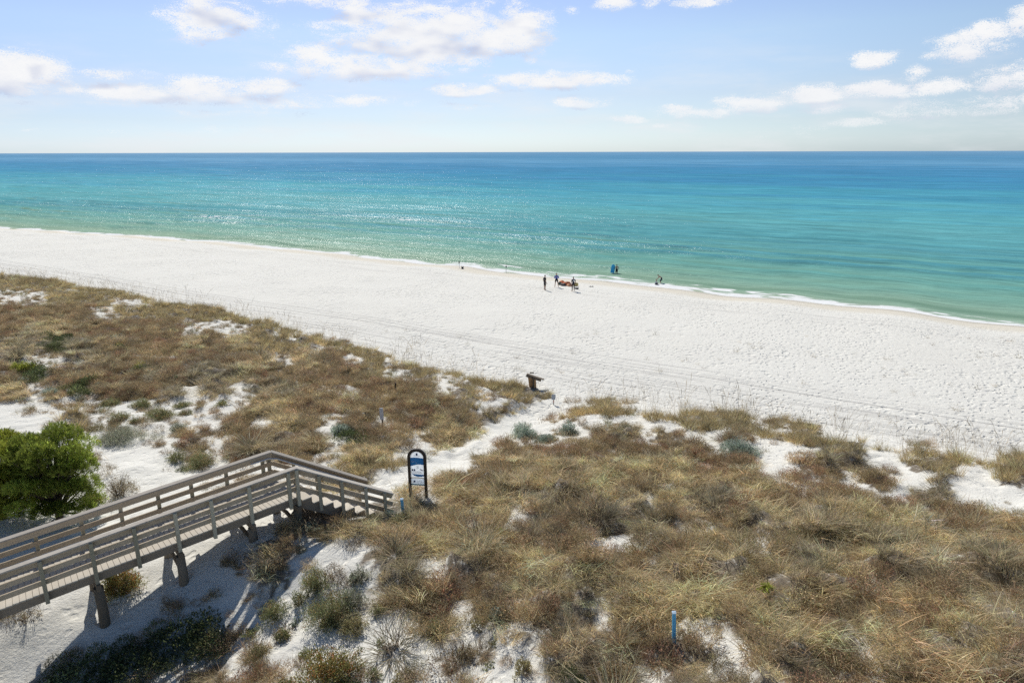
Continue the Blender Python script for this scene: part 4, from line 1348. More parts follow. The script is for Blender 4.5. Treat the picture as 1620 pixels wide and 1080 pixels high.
SHRUBS = [
    # px, base y, width, height, kind, label
    (37, 591, 38, 20, "lime", "bright yellow green spiky shrub in the far left brown brush"),
    (138, 549, 28, 15, "grey", "rounded grey green shrub high on the left dune among dark tussocks"),
    (69, 551, 20, 11, "dark", "small dark green shrub on the left dune beside a bare sandy slip"),
    (189, 555, 18, 13, "dark", "single dark green shrub standing alone in reddish brown brush"),
    (222, 590, 30, 20, "dark", "dark green shrub with a yellow top on the left dune"),
    (280, 604, 11, 11, "dark", "tiny upright dark green shrub just above a white sand slip"),
    (36, 607, 24, 10, "silver", "pale silver green mat below the yellow green spiky shrub"),
    (79, 626, 32, 15, "silver", "wide pale silver shrub at the edge of the open white sand on the left"),
    (178, 643, 30, 17, "green", "mid green shrub on sand, right of the small one under the brown brush"),
    (128, 637, 20, 12, "grey", "small grey green shrub under the brown brush on the left"),
    (228, 647, 32, 17, "green", "broad green shrub at the lower rim of the left dune brush"),
    (287, 647, 28, 15, "green", "green shrub on the sand rim, rightmost of the rim row"),
    (158, 613, 16, 9, "silver", "little silver plant lost in the brown brush on the left dune"),
    (56, 561, 24, 13, "olive", "olive shrub beside the bare sandy slip on the left dune"),
    (354, 643, 22, 11, "green", "small bright green shrub in brown tussocks left of the boardwalk corner"),
    (194, 708, 66, 34, "grey", "large grey leaved shrub spreading over the sand right of the pine"),
    (280, 733, 28, 21, "green", "round green shrub on open sand above the boardwalk railing"),
    (288, 747, 17, 12, "grey", "small grey green shrub directly below the round one by the railing"),
    (322, 743, 52, 34, "green", "wide green shrub touching the boardwalk railing left of its corner"),
    (190, 793, 54, 50, "dry", "tall dry olive and grey bush growing just behind the boardwalk railing"),
    (148, 798, 24, 22, "gold", "thin yellowing bush between the pine and the dry bush"),
    (154, 684, 36, 13, "olive", "low olive mat at the top right edge of the pine"),
    (188, 669, 36, 13, "green", "flat brown green shrub above the large grey leaved shrub"),
    (218, 671, 22, 14, "green", "compact green shrub in the sandy row above the large grey shrub"),
    (251, 664, 42, 16, "green", "two headed green shrub in the sandy row on the left"),
    (291, 659, 22, 12, "green", "green shrub at the right end of the sandy row on the left"),
    (285, 685, 32, 20, "grey", "grey green shrub half covered by brown brush on the left"),
    (306, 704, 28, 19, "brown", "brownish shrub below the half covered grey green one"),
    (536, 690, 36, 17, "silver", "pale mint green shrub in the brush between boardwalk and white notice sign"),
    (828, 697, 42, 30, "silver", "large silver green shrub on the crest right beside the sand path"),
    (898, 691, 30, 26, "silver", "silver green shrub on the crest, right of the one by the path"),
    (862, 703, 30, 13, "silver", "low silver patch lying between the two crest shrubs"),
    (792, 855, 26, 17, "lime", "yellow green weed in the middle of the tan grass"),
    (1166, 727, 54, 34, "silver", "large blue green shrub on the white sand crest at the right"),
    (990, 691, 32, 17, "grey", "dull grey green shrub on the crest edge between silver ones"),
    (630, 831, 42, 14, "green", "low green plant at the foot of the faded blue marker post"),
    (488, 842, 24, 15, "silver", "pale green plant on bare sand just below the stairs"),
    (193, 956, 56, 56, "gold", "olive leaved bush growing under the boardwalk between two piles"),
    (46, 994, 42, 24, "dry", "dry olive tuft on sunny sand under the boardwalk at the far left"),
    (336, 1033, 42, 40, "green", "bright green shrub at the lower edge of the boardwalk shadow"),
    (434, 991, 52, 37, "green", "broad dark green shrub on sand beside the tip of the shadow"),
    (404, 1013, 36, 22, "green", "green shrub joined below the broad one beside the shadow"),
    (448, 1016, 26, 26, "green", "ball shaped green shrub on clean sand casting a small shadow"),
    (412, 1037, 26, 24, "olive", "ball shaped yellower shrub left of the other round shrubs"),
    (481, 1043, 22, 19, "green", "smallest ball shaped green shrub on the lower white sand"),
    (467, 992, 16, 16, "silver", "tiny pale shrub between the ball shaped shrub and the big thicket"),
    (502, 950, 38, 54, "green", "tall green head of the thicket on the sand slope"),
    (474, 966, 24, 28, "green", "left green arm of the thicket on the sand slope"),
    (530, 994, 62, 58, "green", "main dark green body of the thicket on the sand slope"),
    (559, 968, 38, 34, "grey", "grey green right shoulder of the thicket on the sand slope"),
    (560, 1010, 38, 32, "olive", "olive lower right lobe of the thicket on the sand slope"),
    (520, 996, 26, 22, "green", "fresh green tuft at the foot of the thicket"),
    (600, 978, 24, 25, "green", "single green shrub with a blue shadow right of the thicket"),
    (602, 1025, 18, 14, "green", "small green shrub below the single one right of the thicket"),
    (568, 928, 30, 32, "grey", "grey green shrub on the upper sand slope under brown tussocks"),
    (530, 1092, 104, 62, "gold", "big olive and rust leaved bush at the bottom edge of the photo"),
    (457, 1092, 38, 20, "green", "dark green mat at the left foot of the big olive bush"),
    (592, 1080, 22, 22, "green", "small green shrub on sand right of the big olive bush"),
    (638, 1090, 34, 20, "olive", "olive shrub cut by the bottom edge right of the big olive bush"),
    (616, 1041, 26, 25, "brown", "brown green shrub leaning on sand right of the ball shrubs"),
    (568, 1032, 10, 10, "dark", "tiny dark plant alone on white sand above the big olive bush"),
    (436, 923, 22, 12, "silver", "pale sprawling plant on the edge of the boardwalk shadow"),
    (686, 1014, 32, 30, "green", "rounded green and grey shrub on sand below the brown tussocks"),
    (756, 1004, 38, 28, "olive", "olive half of a mixed shrub on the lower central sand"),
    (785, 990, 28, 28, "silver", "silver green half of a mixed shrub on the lower central sand"),
    (728, 1052, 40, 38, "dry", "sparse leggy shrub with a blue shadow on the lower central sand"),
    (780, 1024, 20, 12, "green", "small flat green plant above the leggy shrubs on the sand"),
    (826, 1074, 34, 34, "olive", "spiky olive plant with long bare runners near the bottom edge"),
    (772, 1062, 18, 11, "green", "little green plant left of the spiky olive plant"),
    (942, 1080, 30, 23, "green", "green shrub at the bottom edge under the dark tussocks"),
    (896, 1066, 32, 17, "olive", "flat olive shrub left of the bottom edge green shrub"),
    (1210, 952, 26, 28, "lime", "upright lime green weed in the straw grass behind the blue post"),
    (1098, 970, 22, 10, "green", "flat green weed in the grass right above the blue post"),
    (1140, 986, 16, 13, "silver", "small sage green plant at the top of the sand slip by the blue post"),
    (1334, 1017, 28, 14, "dark", "dark green shrub in the straw grass, upper of three at lower right"),
    (1353, 1036, 26, 17, "dark", "dark green shrub in the straw grass, middle of three at lower right"),
    (1340, 1064, 54, 32, "green", "largest green shrub of the three in the straw grass at lower right"),
]


def shrub_mesh(rg, w, h, kind):
    """several lobes of small leaves over twigs; w, h in metres"""
    nl = int(rg.integers(4, 8)) if w > 0.35 else 3
    lob = []
    for i in range(nl):
        a = rg.uniform(0, 6.283); q = rg.uniform(0.2, .85) * w / 2
        rr = rg.uniform(.20, .42) * w
        hz = h * rg.uniform(.55, 1.0) * (1 - .35 * (q / (w / 2)))
        lob.append((q * math.cos(a), q * math.sin(a) * .9, rr, hz))
    lob.append((0, 0, .36 * w, h))
    sparse = kind in ("dry", "brown")
    dens = 1150 if not sparse else 480
    leaf = {"silver": (.050, .028), "lime": (.13, .028), "gold": (.048, .028), "dry": (.038, .019)}.get(kind, (.036, .020))
    Ls = []
    T = []
    st_ = []
    for (x0, y0, rr, hz) in lob:
        area = 2 * math.pi * rr * max(rr, hz) * .8
        n = int(np.clip(dens * area * (1 if kind != "lime" else .5), 60, 2600))
        th = rg.uniform(0, 6.283, n); ct = rg.uniform(-0.15, 1, n)
        # tufted surface: leaves gather into sprays
        nt = max(5, n // 14)
        tth = rg.uniform(0, 6.283, nt); tct = rg.uniform(-0.1, 1, nt); trd = rg.uniform(.58, 1.22, nt)
        j = rg.integers(0, nt, n)
        th = tth[j] + rg.normal(0, .13, n); ct = np.clip(tct[j] + rg.normal(0, .10, n), -.25, .99)
        rad = np.clip(trd[j] - np.abs(rg.normal(0, .16, n)), .3, 1.3)
        inner = rg.uniform(0, 1, n) < .18
        rad = np.where(inner, rg.uniform(.3, .8, n), rad)
        sn = np.sqrt(1 - ct ** 2)
        C = np.stack([x0 + rr * rad * sn * np.cos(th), y0 + rr * rad * sn * np.sin(th), np.maximum(hz * .12 + hz * .88 * rad * ct, 0.01)], 1)
        N = np.stack([sn * np.cos(th), sn * np.sin(th), ct + .35], 1) + rg.normal(0, .45, (n, 3))
        V, Fq, tn = leaves(rg, C, N, leaf[0], leaf[1], .28)
        tn = tn * (trd[j][:, None] * 0 + rg.lognormal(0, .16, nt)[j][:, None])
        if kind == "gold":
            red = (rg.uniform(0, 1, nt) < .22)[j]
            tn = np.where(red[:, None], tn * [1.5, .8, .8], tn)
        if kind == "dark" and hz > .5:
            tn = np.where((C[:, 2] > hz * .72)[:, None], tn * [3.6, 2.6, 1.2], tn)
        if kind == "green":
            br = (rg.uniform(0, 1, nt) < .16)[j]
            tn = np.where(br[:, None], tn * [1.7, 1.15, 1.1], tn)
        Ls.append((V, Fq, tn))
    nb = int(np.clip(26 * w, 8, 60)) * (2 if sparse else 1)
    tw = blades(rg, nb, .10 * w, h * 1.05, .75 * w / max(h, .05) * .55, .1, .016)
    return join(*Ls), tw


for i, (px, by, wp, hp, kind, label) in enumerate(SHRUBS):
    rg = np.random.default_rng(900 + i)
    if by > 1080:      # foot below the frame
        x, y, z, t_ = ground_hit(px, by)
    else:
        x, y, z, t_ = ground_hit(px, by - 2)
    D = float(project(x, y, z)[2])
    w = wp * D / FOC * 1.08
    el_ = math.atan2(CAM_Z - z, math.hypot(x, y))
    h = max(0.16, (hp * D / FOC - w * .42 * math.sin(el_)) / math.cos(el_)) * 1.0
    h = min(max(h, w * .36), w * 1.25)
    if 940 < by < 1012 and 470 <= px <= 565: w *= 1.22; h *= 1.1
    # the base y marks the near rim: the middle lies half a depth behind it
    nrm = math.hypot(x, y)
    x += x / nrm * w * .38; y += y / nrm * w * .38
    z = float(terrain(x, y))
    lf, tw = shrub_mesh(rg, w, h, kind)
    root = empty("shrub" if kind != "lime" else "weed", (x, y, z - .03), rg.uniform(0, 6.28))
    tag(root, label, "shrub", "shrubs on the dunes")
    me = np_mesh("foliage", *lf[:2], color=lf[2]); link("foliage", me, root, LEAFM[kind])
    me = np_mesh("stems", *tw[:2], color=tw[2]); link("stems", me, root, M_TWIG)

# ------------------------------------------------------------------ pines beyond the boardwalk
M_NEEDLE = leaf_mat("pine_needles", (.25, .30, .055), 0.45, 0.55)
M_NEEDLE2 = leaf_mat("pine_needles_pale", (.34, .37, .06), 0.45, 0.55)
M_BARK = plain_mat("pine_bark", (0.10, 0.075, 0.055), 0.9, 0.3, 14, bump=.02)


def pine(x, y, w, h, seed, label, mat, depth=None, nlob=24):
    rg = np.random.default_rng(seed)
    z = float(terrain(x, y))
    root = empty("pine_tree", (x, y, z))
    tag(root, label, "tree", "low pines beside the boardwalk")
    depth = depth or w
    mb = MB()
    mb.tube([(0, 0, -.3), (.05, 0, h * .3), (.0, .1, h * .75)], [.13, .11, .05], 8)
    mb.build("trunk", M_BARK, root)
    parts = []
    lobes = []
    for i in range(nlob):
        a = 6.283 * (i * .618) + rg.normal(0, .25)
        q = math.sqrt(rg.uniform(0.0, 1)) * .80
        q *= 1.08
        cx, cy = q * w / 2 * math.cos(a), q * depth / 2 * math.sin(a)
        lr = rg.uniform(.06, .14) * w
        top = h * (1 - .26 * q ** 2) * rg.uniform(.70, 1.12) - lr * .7
        lobes.append((cx, cy, top, lr, lr * rg.uniform(.62, .85)))
        if i % 2 == 0:
            lobes.append((cx * 1.1, cy * 1.1, top * rg.uniform(.45, .72), lr * 1.05, lr * .7))
        if i % 3 == 0:
            lobes.append((cx * 1.12, cy * 1.12, max(.35, top * rg.uniform(.18, .35)), lr, lr * .7))
    lm = MB()
    for (cx, cy, cz, lr, lh) in lobes:
        lm.tube([(0, .05, max(.2, cz * .35)), (cx * .55, cy * .55, cz * .72), (cx, cy, cz)], [.045, .03, .012], 5, caps=False)
        nt = int(170 * (lr / .5) ** 2) + 40
        th = rg.uniform(0, 6.283, nt); ct = rg.uniform(-.35, 1, nt); sn = np.sqrt(1 - ct ** 2)
        rad = np.clip(1 - np.abs(rg.normal(0, .13, nt)), .4, 1)
        lt = rg.lognormal(0, .26)
        rad *= 1 + .16 * np.sin(3 * th + cx * 7) * sn
        C = np.stack([cx + lr * rad * sn * np.cos(th), cy + lr * rad * sn * np.sin(th), cz + lh * rad * ct], 1)
        N = np.stack([sn * np.cos(th), sn * np.sin(th), ct * .8 + .75], 1)
        N /= np.linalg.norm(N, axis=1, keepdims=True)
        # bottle-brush shoots: needles round each shoot axis
        K = 11
        tt_ = rg.uniform(0, .16, (nt, K))
        Cn = C[:, None] + N[:, None] * tt_[..., None]
        Nn = N[:, None] * rg.uniform(.5, 1.3, (nt, K, 1)) + rg.normal(0, .55, (nt, K, 3))
        V, Fq, tn = leaves(rg, Cn.reshape(-1, 3), Nn.reshape(-1, 3), .125, .017, .2)
        tn = tn * lt * np.repeat(rg.lognormal(0, .28, nt), K)[:, None]
        parts.append((V, Fq, tn))
    lm.build("limbs", M_BARK, root)
    V, Fq, T = join(*parts)
    link("crown", np_mesh("crown", V, Fq, color=T), root, mat)
    print("pine", len(Fq))


for (px, by, wp, hp, seed, label, mat, nl) in [
        (98, 842, 128, 150, 41, "dense bright green low pine behind the boardwalk railing", M_NEEDLE, 48),
        (8, 838, 130, 146, 42, "yellower green pine cut by the left edge of the photo", M_NEEDLE2, 48),
        (-118, 850, 130, 135, 43, "green pine beyond the left edge beside the yellower one", M_NEEDLE, 14)]:
    x, y, z, _ = ground_hit(px, by)
    D = float(project(x, y, z)[2])
    w = wp * D / FOC
    el_ = math.atan2(CAM_Z - z, math.hypot(x, y))
    h = (hp * D / FOC - w * .38 * math.sin(el_)) / math.cos(el_)
    nrm = math.hypot(x, y)
    if px > -100:
        pine(x + x / nrm * w * .42, y + y / nrm * w * .42, w, h, seed, label, mat, nlob=nl)
# ------------------------------------------------------------------ people on the beach
def skin_mat(name, c):
    return plain_mat(name, c, 0.55, 0.08, 6)


SK = skin_mat("skin", (0.50, 0.31, 0.22)); SK2 = skin_mat("skin_tanned", (0.36, 0.22, 0.155))
M_HAIR = plain_mat("dark_hair", (0.025, 0.018, 0.014), 0.6)
M_EYE = plain_mat("eye", (0.03, 0.02, 0.02), 0.3)
M_BLK = plain_mat("black_cloth", (0.018, 0.018, 0.024), 0.8, 0.2)
M_RASH = plain_mat("blue_cloth", (0.02, 0.11, 0.50), 0.7, 0.15)
M_NAV = plain_mat("navy_cloth", (0.02, 0.026, 0.055), 0.7, 0.2)
M_GRYC = plain_mat("grey_cloth", (0.33, 0.35, 0.40), 0.8, 0.12)
M_DKG = plain_mat("dark_grey_cloth", (0.045, 0.043, 0.046), 0.8, 0.2)
M_PRINT = plain_mat("white_print", (0.66, 0.68, 0.70), 0.7)


def body(J, links, rad, sub=2):
    """one continuous skinned surface over joints J (name -> point), links (pairs), rad (name -> radius)"""
    names = list(J)
    me = bpy.data.meshes.new("skeleton")
    me.from_pydata([J[n] for n in names], [(names.index(a), names.index(b)) for a, b in links], [])
    o = bpy.data.objects.new("skeleton", me); COL.objects.link(o)
    md = o.modifiers.new("skin", 'SKIN'); md.use_smooth_shade = True; md.branch_smoothing = 0.4
    sv = me.skin_vertices[0].data
    for i, n in enumerate(names):
        r = rad[n]; sv[i].radius = r if isinstance(r, tuple) else (r, r)
        sv[i].use_root = (n == "pelvis")
    s = o.modifiers.new("sub", 'SUBSURF'); s.levels = sub; s.render_levels = sub
    dg = bpy.context.evaluated_depsgraph_get()
    ev = o.evaluated_get(dg)
    out = bpy.data.meshes.new_from_object(ev, depsgraph=dg)
    bpy.data.objects.remove(o)
    for p in out.polygons: p.use_smooth = True
    return out


def take(me, pred, off):
    """clothing: the part of the body surface inside pred, lifted off the skin"""
    bm = bmesh.new(); bm.from_mesh(me)
    kill = [f for f in bm.faces if not pred(f.calc_center_median())]
    bmesh.ops.delete(bm, geom=kill, context='FACES')
    bm.normal_update()
    for v in bm.verts: v.co += v.normal * off
    m = bpy.data.meshes.new("cloth"); bm.to_mesh(m); bm.free()
    return m


def seg_t(p, a, b):
    a = Vector(a); d = Vector(b) - a
    t_ = max(0, min(1, (Vector(p) - a).dot(d) / d.dot(d)))
    return t_, (Vector(p) - a - d * t_).length


def person(x, y, z, rz, ht, pose, outfit, label, skin, hair_long=False, sink=0.0):
    """pose: joint positions for a 1.75 m figure facing +Y"""
    J = dict(pelvis=(0, 0, .95), waist=(0, 0, 1.08), chest=(0, .01, 1.28), neck0=(0, 0, 1.45), neck1=(0, .01, 1.52), head0=(0, .025, 1.60), head1=(0, .02, 1.68), crown=(0, .005, 1.735),
             nose=(0, .115, 1.625))
    for s, n in ((-1, "l"), (1, "r")):
        J.update({n + "hip": (s * .095, 0, .90), n + "knee": (s * .10, .02, .50), n + "ank": (s * .10, -.01, .09), n + "heel": (s * .10, -.05, .035), n + "toe": (s * .115, .15, .025),
                  n + "sho": (s * .19, 0, 1.40), n + "elb": (s * .25, -.02, 1.12), n + "wri": (s * .26, .05, .87), n + "palm": (s * .26, .075, .80)})
    J.update(pose)
    rad = dict(pelvis=(.145, .105), waist=(.125, .095), chest=(.15, .105), neck0=.062, neck1=.052, head0=(.075, .092), head1=(.078, .098), crown=.05, nose=.013)
    links = [("pelvis", "waist"), ("waist", "chest"), ("chest", "neck0"), ("neck0", "neck1"), ("neck1", "head0"), ("head0", "head1"), ("head1", "crown"), ("head0", "nose")]
    for n, s in (("l", -1), ("r", 1)):
        rad.update({n + "hip": .088, n + "knee": .057, n + "ank": .038, n + "heel": .036, n + "toe": .030, n + "sho": .056, n + "elb": .040, n + "wri": .027, n + "palm": (.036, .020)})
        links += [("pelvis", n + "hip"), (n + "hip", n + "knee"), (n + "knee", n + "ank"), (n + "ank", n + "heel"), (n + "ank", n + "toe"),
                  ("chest", n + "sho"), (n + "sho", n + "elb"), (n + "elb", n + "wri"), (n + "wri", n + "palm")]
        w = Vector(J[n + "wri"]); p = Vector(J[n + "palm"]); d = (p - w).normalized()
        fwd = Vector((0, 1, 0)); side = (fwd - d * fwd.dot(d))
        side = side.normalized() if side.length > .1 else Vector((1, 0, 0))
        inn = d.cross(side) * s
        for k, (o, L) in enumerate(((-.030, .060), (-.010, .078), (.010, .085), (.030, .074))):
            a = p + d * .035 + side * o; m = a + d * L * .55 + inn * .006; e = a + d * L + inn * .022
            for q, pt in (("a", a), ("b", m), ("c", e)): J[f"{n}f{k}{q}"] = tuple(pt); rad[f"{n}f{k}{q}"] = .0085
            links += [(n + "palm", f"{n}f{k}a"), (f"{n}f{k}a", f"{n}f{k}b"), (f"{n}f{k}b", f"{n}f{k}c")]
        a = w + d * .025 + side * .036; e = a + d * .045 + side * .028
        J[n + "tha"] = tuple(a); J[n + "thb"] = tuple(e); rad[n + "tha"] = .010; rad[n + "thb"] = .009
        links += [(n + "wri", n + "tha"), (n + "tha", n + "thb")]
    me = body(J, links, rad)
    root = empty("person", (x, y, z - sink), rz)
    root.scale = (ht / 1.75,) * 3
    tag(root, label, "person")
    link("body", me, root, skin)
    V = lambda n: Vector(J[n])
    torso = lambda p: min(seg_t(p, V("pelvis"), V("waist"))[1], seg_t(p, V("waist"), V("chest"))[1], seg_t(p, V("chest"), V("neck0"))[1])

    def near(p, segs):
        best = (9, None, 0)
        for a, b in segs:
            t_, d = seg_t(p, V(a), V(b))
            if d < best[0]: best = (d, (a, b), t_)
        return best
    SEG = [("pelvis", "waist"), ("waist", "chest"), ("chest", "neck0"), ("neck0", "neck1"), ("neck1", "crown")] + [q for n in "lr" for q in
          ((n + "hip", n + "knee"), (n + "knee", n + "ank"), (n + "ank", n + "toe"), ("chest", n + "sho"), (n + "sho", n + "elb"), (n + "elb", n + "wri"), (n + "wri", n + "palm"))]

    def pred(kind, reach):
        def f(p):
            d, s, t_ = near(p, SEG)
            a, b = s
            if kind == "top":
                if a in ("waist", "chest") and b not in ("neck1",) or (a, b) == ("pelvis", "waist") and t_ > .15: return True
                if a[1:] == "sho": return t_ < reach
                if a[1:] == "elb": return t_ < reach - 1
            if kind == "bottom":
                if (a, b) == ("pelvis", "waist") and t_ < .75: return True
                if a == "pelvis" or (p - V("pelvis")).length < .17: return True
                if a[1:] == "hip": return t_ < reach
                if a[1:] == "knee": return t_ < reach - 1
            return False
        return f
    for nm, kind, reach, mat, off in outfit:
        link(nm, take(me, pred(kind, reach), off), root, mat)
    hc = V("head1"); face = (V("nose") - V("head0")); face.normalize(); upv = (V("crown") - V("head0")).normalized()

    def hp(p):
        d, s, t_ = near(p, SEG)
        if s[1] != "crown" and not (hair_long and s[1] == "neck1"): return False
        q = p - hc
        return q.dot(upv) > .035 or q.dot(face) < (-.02 if q.dot(upv) > -.06 or hair_long else -9)
    link("hair", take(me, hp, .013), root, M_HAIR)
    sd = face.cross(upv).normalized()
    for s in (-1, 1):
        MB().blob(V("head0") + upv * .045 + face * .088 + sd * .032 * s, (.011, .011, .008), sub=1).build("eye", M_EYE, root)
        MB().blob(V("head0") + upv * .03 + sd * .082 * s, (.014, .022, .032), sub=1).build("ear", skin, root)
    MB().blob(V("head0") - upv * .018 + face * .092, (.024, .008, .007), sub=1).build("mouth", plain_mat("lips", (.30, .10, .085), .5), root)
    return root, J


def spot(px, py):
    x, y, z, _ = ground_hit(px, py)
    return x, y, z


RZ = lambda deg: R(deg)          # 0 faces the sea (+Y), -90 faces +X
x, y, z = spot(862, 459)
person(x, y, z, RZ(-62), 1.80, dict(lelb=(-.24, -.07, 1.12), lwri=(-.24, .03, .88), lpalm=(-.24, .06, .81), relb=(.25, -.05, 1.12), rwri=(.25, .07, .88), rpalm=(.25, .10, .81),
       lank=(-.09, -.02, .09), lheel=(-.09, -.06, .035), ltoe=(-.10, .14, .025)),
       [("shirt", "top", .75, M_BLK, .016), ("shorts", "bottom", .85, M_DKG, .02)],
       "person in a black t-shirt standing on the left of the beach group, arms hanging", SK2)
x, y, z = spot(880.5, 454.5)
person(x, y, z, RZ(178), 1.74, dict(lhip=(-.10, 0, .90), lknee=(-.17, .03, .50), lank=(-.22, 0, .09), lheel=(-.22, -.04, .035), ltoe=(-.26, .15, .025), rknee=(.15, .03, .50), rank=(.19, 0, .09), rheel=(.19, -.04, .035), rtoe=(.22, .15, .025),
       lelb=(-.27, .05, 1.14), lwri=(-.10, .22, 1.24), lpalm=(-.04, .235, 1.29), relb=(.27, .05, 1.14), rwri=(.10, .22, 1.26), rpalm=(.05, .235, 1.32)),
       [("shirt", "top", 1.7, M_RASH, .014), ("shorts", "bottom", .55, M_BLK, .02)],
       "person in a blue shirt and black shorts standing legs apart behind the orange bags", SK, True)
x, y, z = spot(907, 461)
r_, J_ = person(x, y, z, RZ(25), 1.74, dict(lknee=(-.13, .03, .50), lank=(-.14, -.01, .09), lheel=(-.14, -.05, .035), ltoe=(-.16, .15, .025), rknee=(.13, .04, .50), rank=(.15, .01, .09), rheel=(.15, -.03, .035), rtoe=(.18, .17, .025),
       relb=(.28, -.03, 1.13), rwri=(.25, .12, .90), rpalm=(.23, .16, .84)),
       [("top", "top", .9, M_NAV, .012), ("leggings", "bottom", 1.85, M_BLK, .010)],
       "person in a navy top with a white back print and black leggings", SK)
MB().box((-.02, -.128, 1.30), (.20, .012, .16)).build("back_print", M_PRINT, r_)
x, y, z = spot(975.5, 437.5)
BX, BY = x, y
person(x, y, max(z, -.45), RZ(12), 1.70, dict(lsho=(-.20, 0, 1.39), lelb=(-.29, .0, 1.14), lwri=(-.33, .14, 1.02), lpalm=(-.35, .16, .95), relb=(.30, -.06, 1.12), rwri=(.22, -.02, .92), rpalm=(.19, .02, .87)),
       [("swim_shorts", "bottom", .95, M_BLK, .022)],
       "bare backed person in black shorts wading knee deep with a blue board", SK2)
M_BOARD = plain_mat("blue_board", (0.03, 0.48, 0.88), 0.35, 0.1)
bo = empty("bodyboard", (x - .56, y + .02, max(z, -.45) + 1.06), R(8))
tag(bo, "bright blue bodyboard held upright at the side of the wading person", "bodyboard")
mb = MB()
L, Wd = .62, .30
ol = [(-Wd, -L), (Wd, -L), (Wd * 1.02, L * .2), (Wd * .86, L * .65), (Wd * .5, L * .95), (0, L), (-Wd * .5, L * .95), (-Wd * .86, L * .65), (-Wd * 1.02, L * .2)]
mb.poly([(a, -.03, b) for a, b in ol], .06, (0, 1, 0)).build("deck", M_BOARD, bo)
mb = MB(); mb.bar((-Wd * 1.0, 0, -L), (-Wd * 1.04, 0, L * .3), .012, .07, up=(0, 1, 0)).bar((Wd * 1.0, 0, -L), (Wd * 1.04, 0, L * .3), .012, .07, up=(0, 1, 0))
mb.build("edge_band", plain_mat("pale_edge", (.55, .72, .82), .4), bo)
bo.rotation_euler = (R(-6), R(10), R(14))
x, y, z = spot(1045, 451.5)
bend = dict(pelvis=(0, -.16, .86), waist=(0, -.06, .96), chest=(0, .12, 1.08), neck0=(0, .25, 1.19), neck1=(0, .30, 1.23), head0=(0, .36, 1.27), head1=(0, .41, 1.33), crown=(0, .43, 1.37), nose=(0, .45, 1.225),
            lhip=(-.09, -.15, .82), rhip=(.09, -.15, .82), lknee=(-.14, .05, .47), rknee=(.14, .08, .47), lank=(-.13, -.12, .09), rank=(.14, -.05, .09), lheel=(-.13, -.16, .035), rheel=(.14, -.09, .035), ltoe=(-.15, .04, .025), rtoe=(.16, .11, .025),
            lsho=(-.18, .20, 1.14), rsho=(.18, .20, 1.14), lelb=(-.19, .36, .92), relb=(.19, .36, .92), lwri=(-.12, .52, .74), rwri=(.12, .52, .74), lpalm=(-.11, .57, .69), rpalm=(.11, .57, .69))
person(x, y, max(z, -.2), RZ(78), 1.72, bend, [("swim_shorts", "bottom", .95, M_NAV, .022)],
       "bare chested person in dark shorts bending forward at the water's edge", SK)
x, y, z = spot(1038, 452.5)
crouch = dict(pelvis=(0, -.12, .22), waist=(0, -.14, .36), chest=(0, -.06, .56), neck0=(0, .02, .72), neck1=(0, .04, .79), head0=(0, .07, .87), head1=(0, .07, .95), crown=(0, .055, 1.0), nose=(0, .165, .89),
              lhip=(-.10, -.08, .20), rhip=(.10, -.08, .20), lknee=(-.17, .25, .46), rknee=(.17, .27, .44), lank=(-.15, .22, .08), rank=(.15, .25, .08), lheel=(-.15, .18, .035), rheel=(.15, .21, .035), ltoe=(-.16, .38, .025), rtoe=(.17, .41, .025),
              lsho=(-.17, -.03, .67), rsho=(.17, -.03, .67), lelb=(-.24, .12, .48), relb=(.24, .12, .48), lwri=(-.16, .28, .53), rwri=(.16, .30, .52), lpalm=(-.13, .33, .54), rpalm=(.13, .35, .53))
person(x, y, z, RZ(-70), 1.35, crouch, [("shirt", "top", 1.6, M_GRYC, .014), ("shorts", "bottom", .95, M_DKG, .018)],
       "small person in a grey shirt crouching low in the wash before the bending person", SK)

# ------------------------------------------------------------------ beach gear
M_ORANGE = plain_mat("orange_fabric", (0.78, 0.23, 0.085), 0.7, 0.25, 5)
M_ORANGE2 = plain_mat("pale_orange_fabric", (0.82, 0.40, 0.22), 0.7, 0.2, 5)
M_YEL = plain_mat("yellow_fabric", (0.75, 0.56, 0.20), 0.7, 0.2, 5)
M_DGRN = plain_mat("dark_green_fabric", (0.05, 0.085, 0.06), 0.7, 0.2, 5)
M_DARKB = plain_mat("dark_plastic", (0.022, 0.022, 0.025), 0.5, 0.2)
M_REED = plain_mat("rod_black", (0.03, 0.03, 0.035), 0.4)


def bag(px, py, w, d, h, mat, rz, label, name="beach_bag", cat="bag", seed=0, handle=True):
    x, y, z = spot(px, py)
    o = empty(name, (x, y, z), R(rz)); tag(o, label, cat, "gear heaped on the sand")
    MB().blob((0, 0, h * .44), (w / 2, d / 2, h * .52), seed, .35, 3).build("sack", mat, o)
    MB().tube([(-w * .36, 0, h * .74), (-w * .12, 0, h * 1.0), (w * .14, 0, h * 1.02), (w * .36, 0, h * .70)], .022, 6).build("strap", M_DARKB, o)
    MB().tube([(-w * .40, -d * .28, h * .60), (0, -d * .36, h * .68), (w * .40, -d * .28, h * .58)], .018, 6).build("rim", M_DKG, o)
    return o


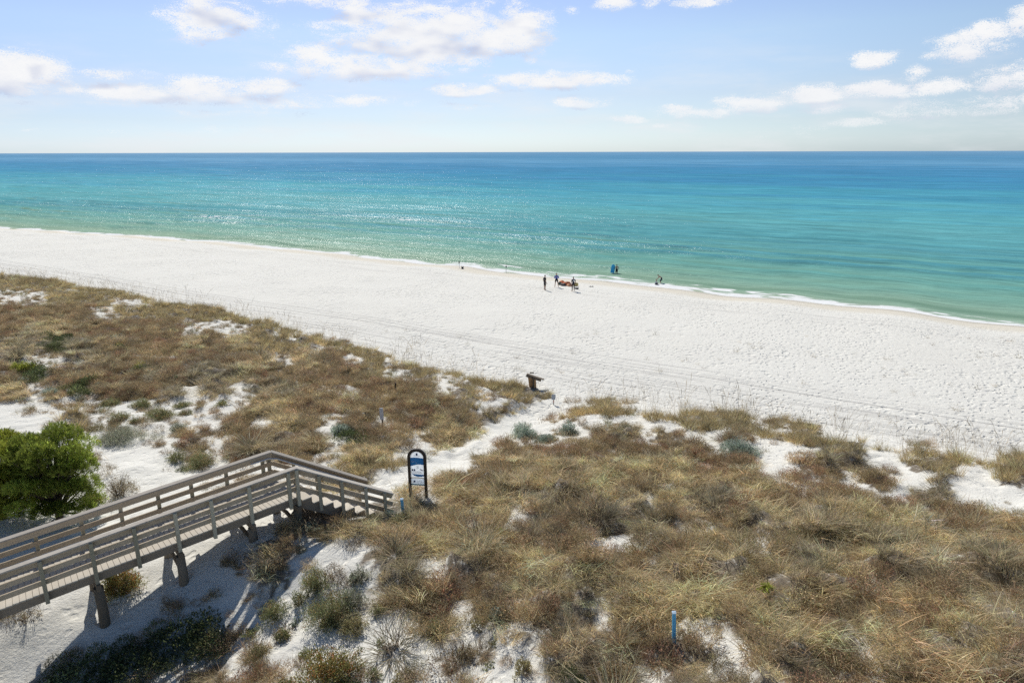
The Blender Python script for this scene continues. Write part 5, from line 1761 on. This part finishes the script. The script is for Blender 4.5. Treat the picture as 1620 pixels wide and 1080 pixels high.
bag(889.2, 450.2, .85, .62, .50, M_ORANGE, 8, "orange bag at the left end of the beach gear, beside the person in blue", seed=1)
bag(897, 451.5, .95, .62, .46, M_ORANGE, -14, "orange bag in the middle of the beach gear heap", seed=2)
bag(901.8, 453.0, .70, .60, .34, M_ORANGE2, 20, "paler orange bag lying against the middle orange bag", seed=3)
bag(885.3, 450.6, .50, .48, .36, M_DGRN, 0, "small dark green bag at the left tip of the beach gear", seed=4)
bag(891.2, 452.2, .80, .50, .30, M_DARKB, -8, "black bag lying in front of the orange bags", seed=5)
bag(910.5, 452.6, .55, .50, .42, M_YEL, 30, "yellow and green bag just right of the person in navy", seed=6)


def bucket(px, py, r0, h, label, mat):
    x, y, z = spot(px, py)
    o = empty("bucket", (x, y, z)); tag(o, label, "bucket")
    MB().tube([(0, 0, -.02), (0, 0, h)], [r0 * .8, r0], 14).build("pail", mat, o)
    MB().tube([(-r0, 0, h), (-r0 * .7, 0, h + r0 * .7), (0, 0, h + r0), (r0 * .7, 0, h + r0 * .7), (r0, 0, h)], .012, 5).build("handle", M_REED, o)


bucket(912.5, 457.4, .24, .16, "low dark tub on the sand in front of the yellow bag", M_DARKB)
bucket(732, 425, .19, .30, "dark bait bucket at the waterline beside the left fishing rod", M_DARKB)
for px, lb in ((934, "left of two dark sandals lying on open sand right of the group"), (937.3, "right of two dark sandals lying on open sand right of the group")):
    x, y, z = spot(px, 454)
    o = empty("sandal", (x, y, z), R(20)); tag(o, lb, "sandal", "sandals on the sand")
    MB().blob((0, 0, .03), (.17, .08, .035), 3, .1).build("sole", M_DARKB, o)
    MB().tube([(-.02, -.085, .03), (.03, 0, .12), (-.02, .085, .03)], .02, 6).build("strap", M_REED, o)


def rod(px, base, top, label):
    x, y, z = spot(px, base)
    D = float(project(x, y, z)[2]); h = (base - top) * D / FOC / .98
    o = empty("fishing_rod", (x, y, z)); tag(o, label, "fishing rod", "surf fishing rods")
    MB().tube([(0, 0, -.3), (0, 0, h * .38)], .035, 8).build("holder", M_PLATE, o)
    MB().tube([(0, 0, .2), (.02, .02, h * .6), (.10, .10, h)], [.02, .014, .006], 6).build("blank", M_REED, o)
    rl = MB().blob((.0, -.10, h * .40), (.11, .09, .12), 2, .05).build("reel", M_DARKB, o)
    MB().bar((.0, -.10, h * .40), (.17, -.12, h * .42), .025, .025).build("crank", M_REED, rl)


rod(727, 424, 401, "left surf fishing rod standing in its holder by the bait bucket")
rod(801, 431.5, 407, "right surf fishing rod standing alone in its holder at the waterline")
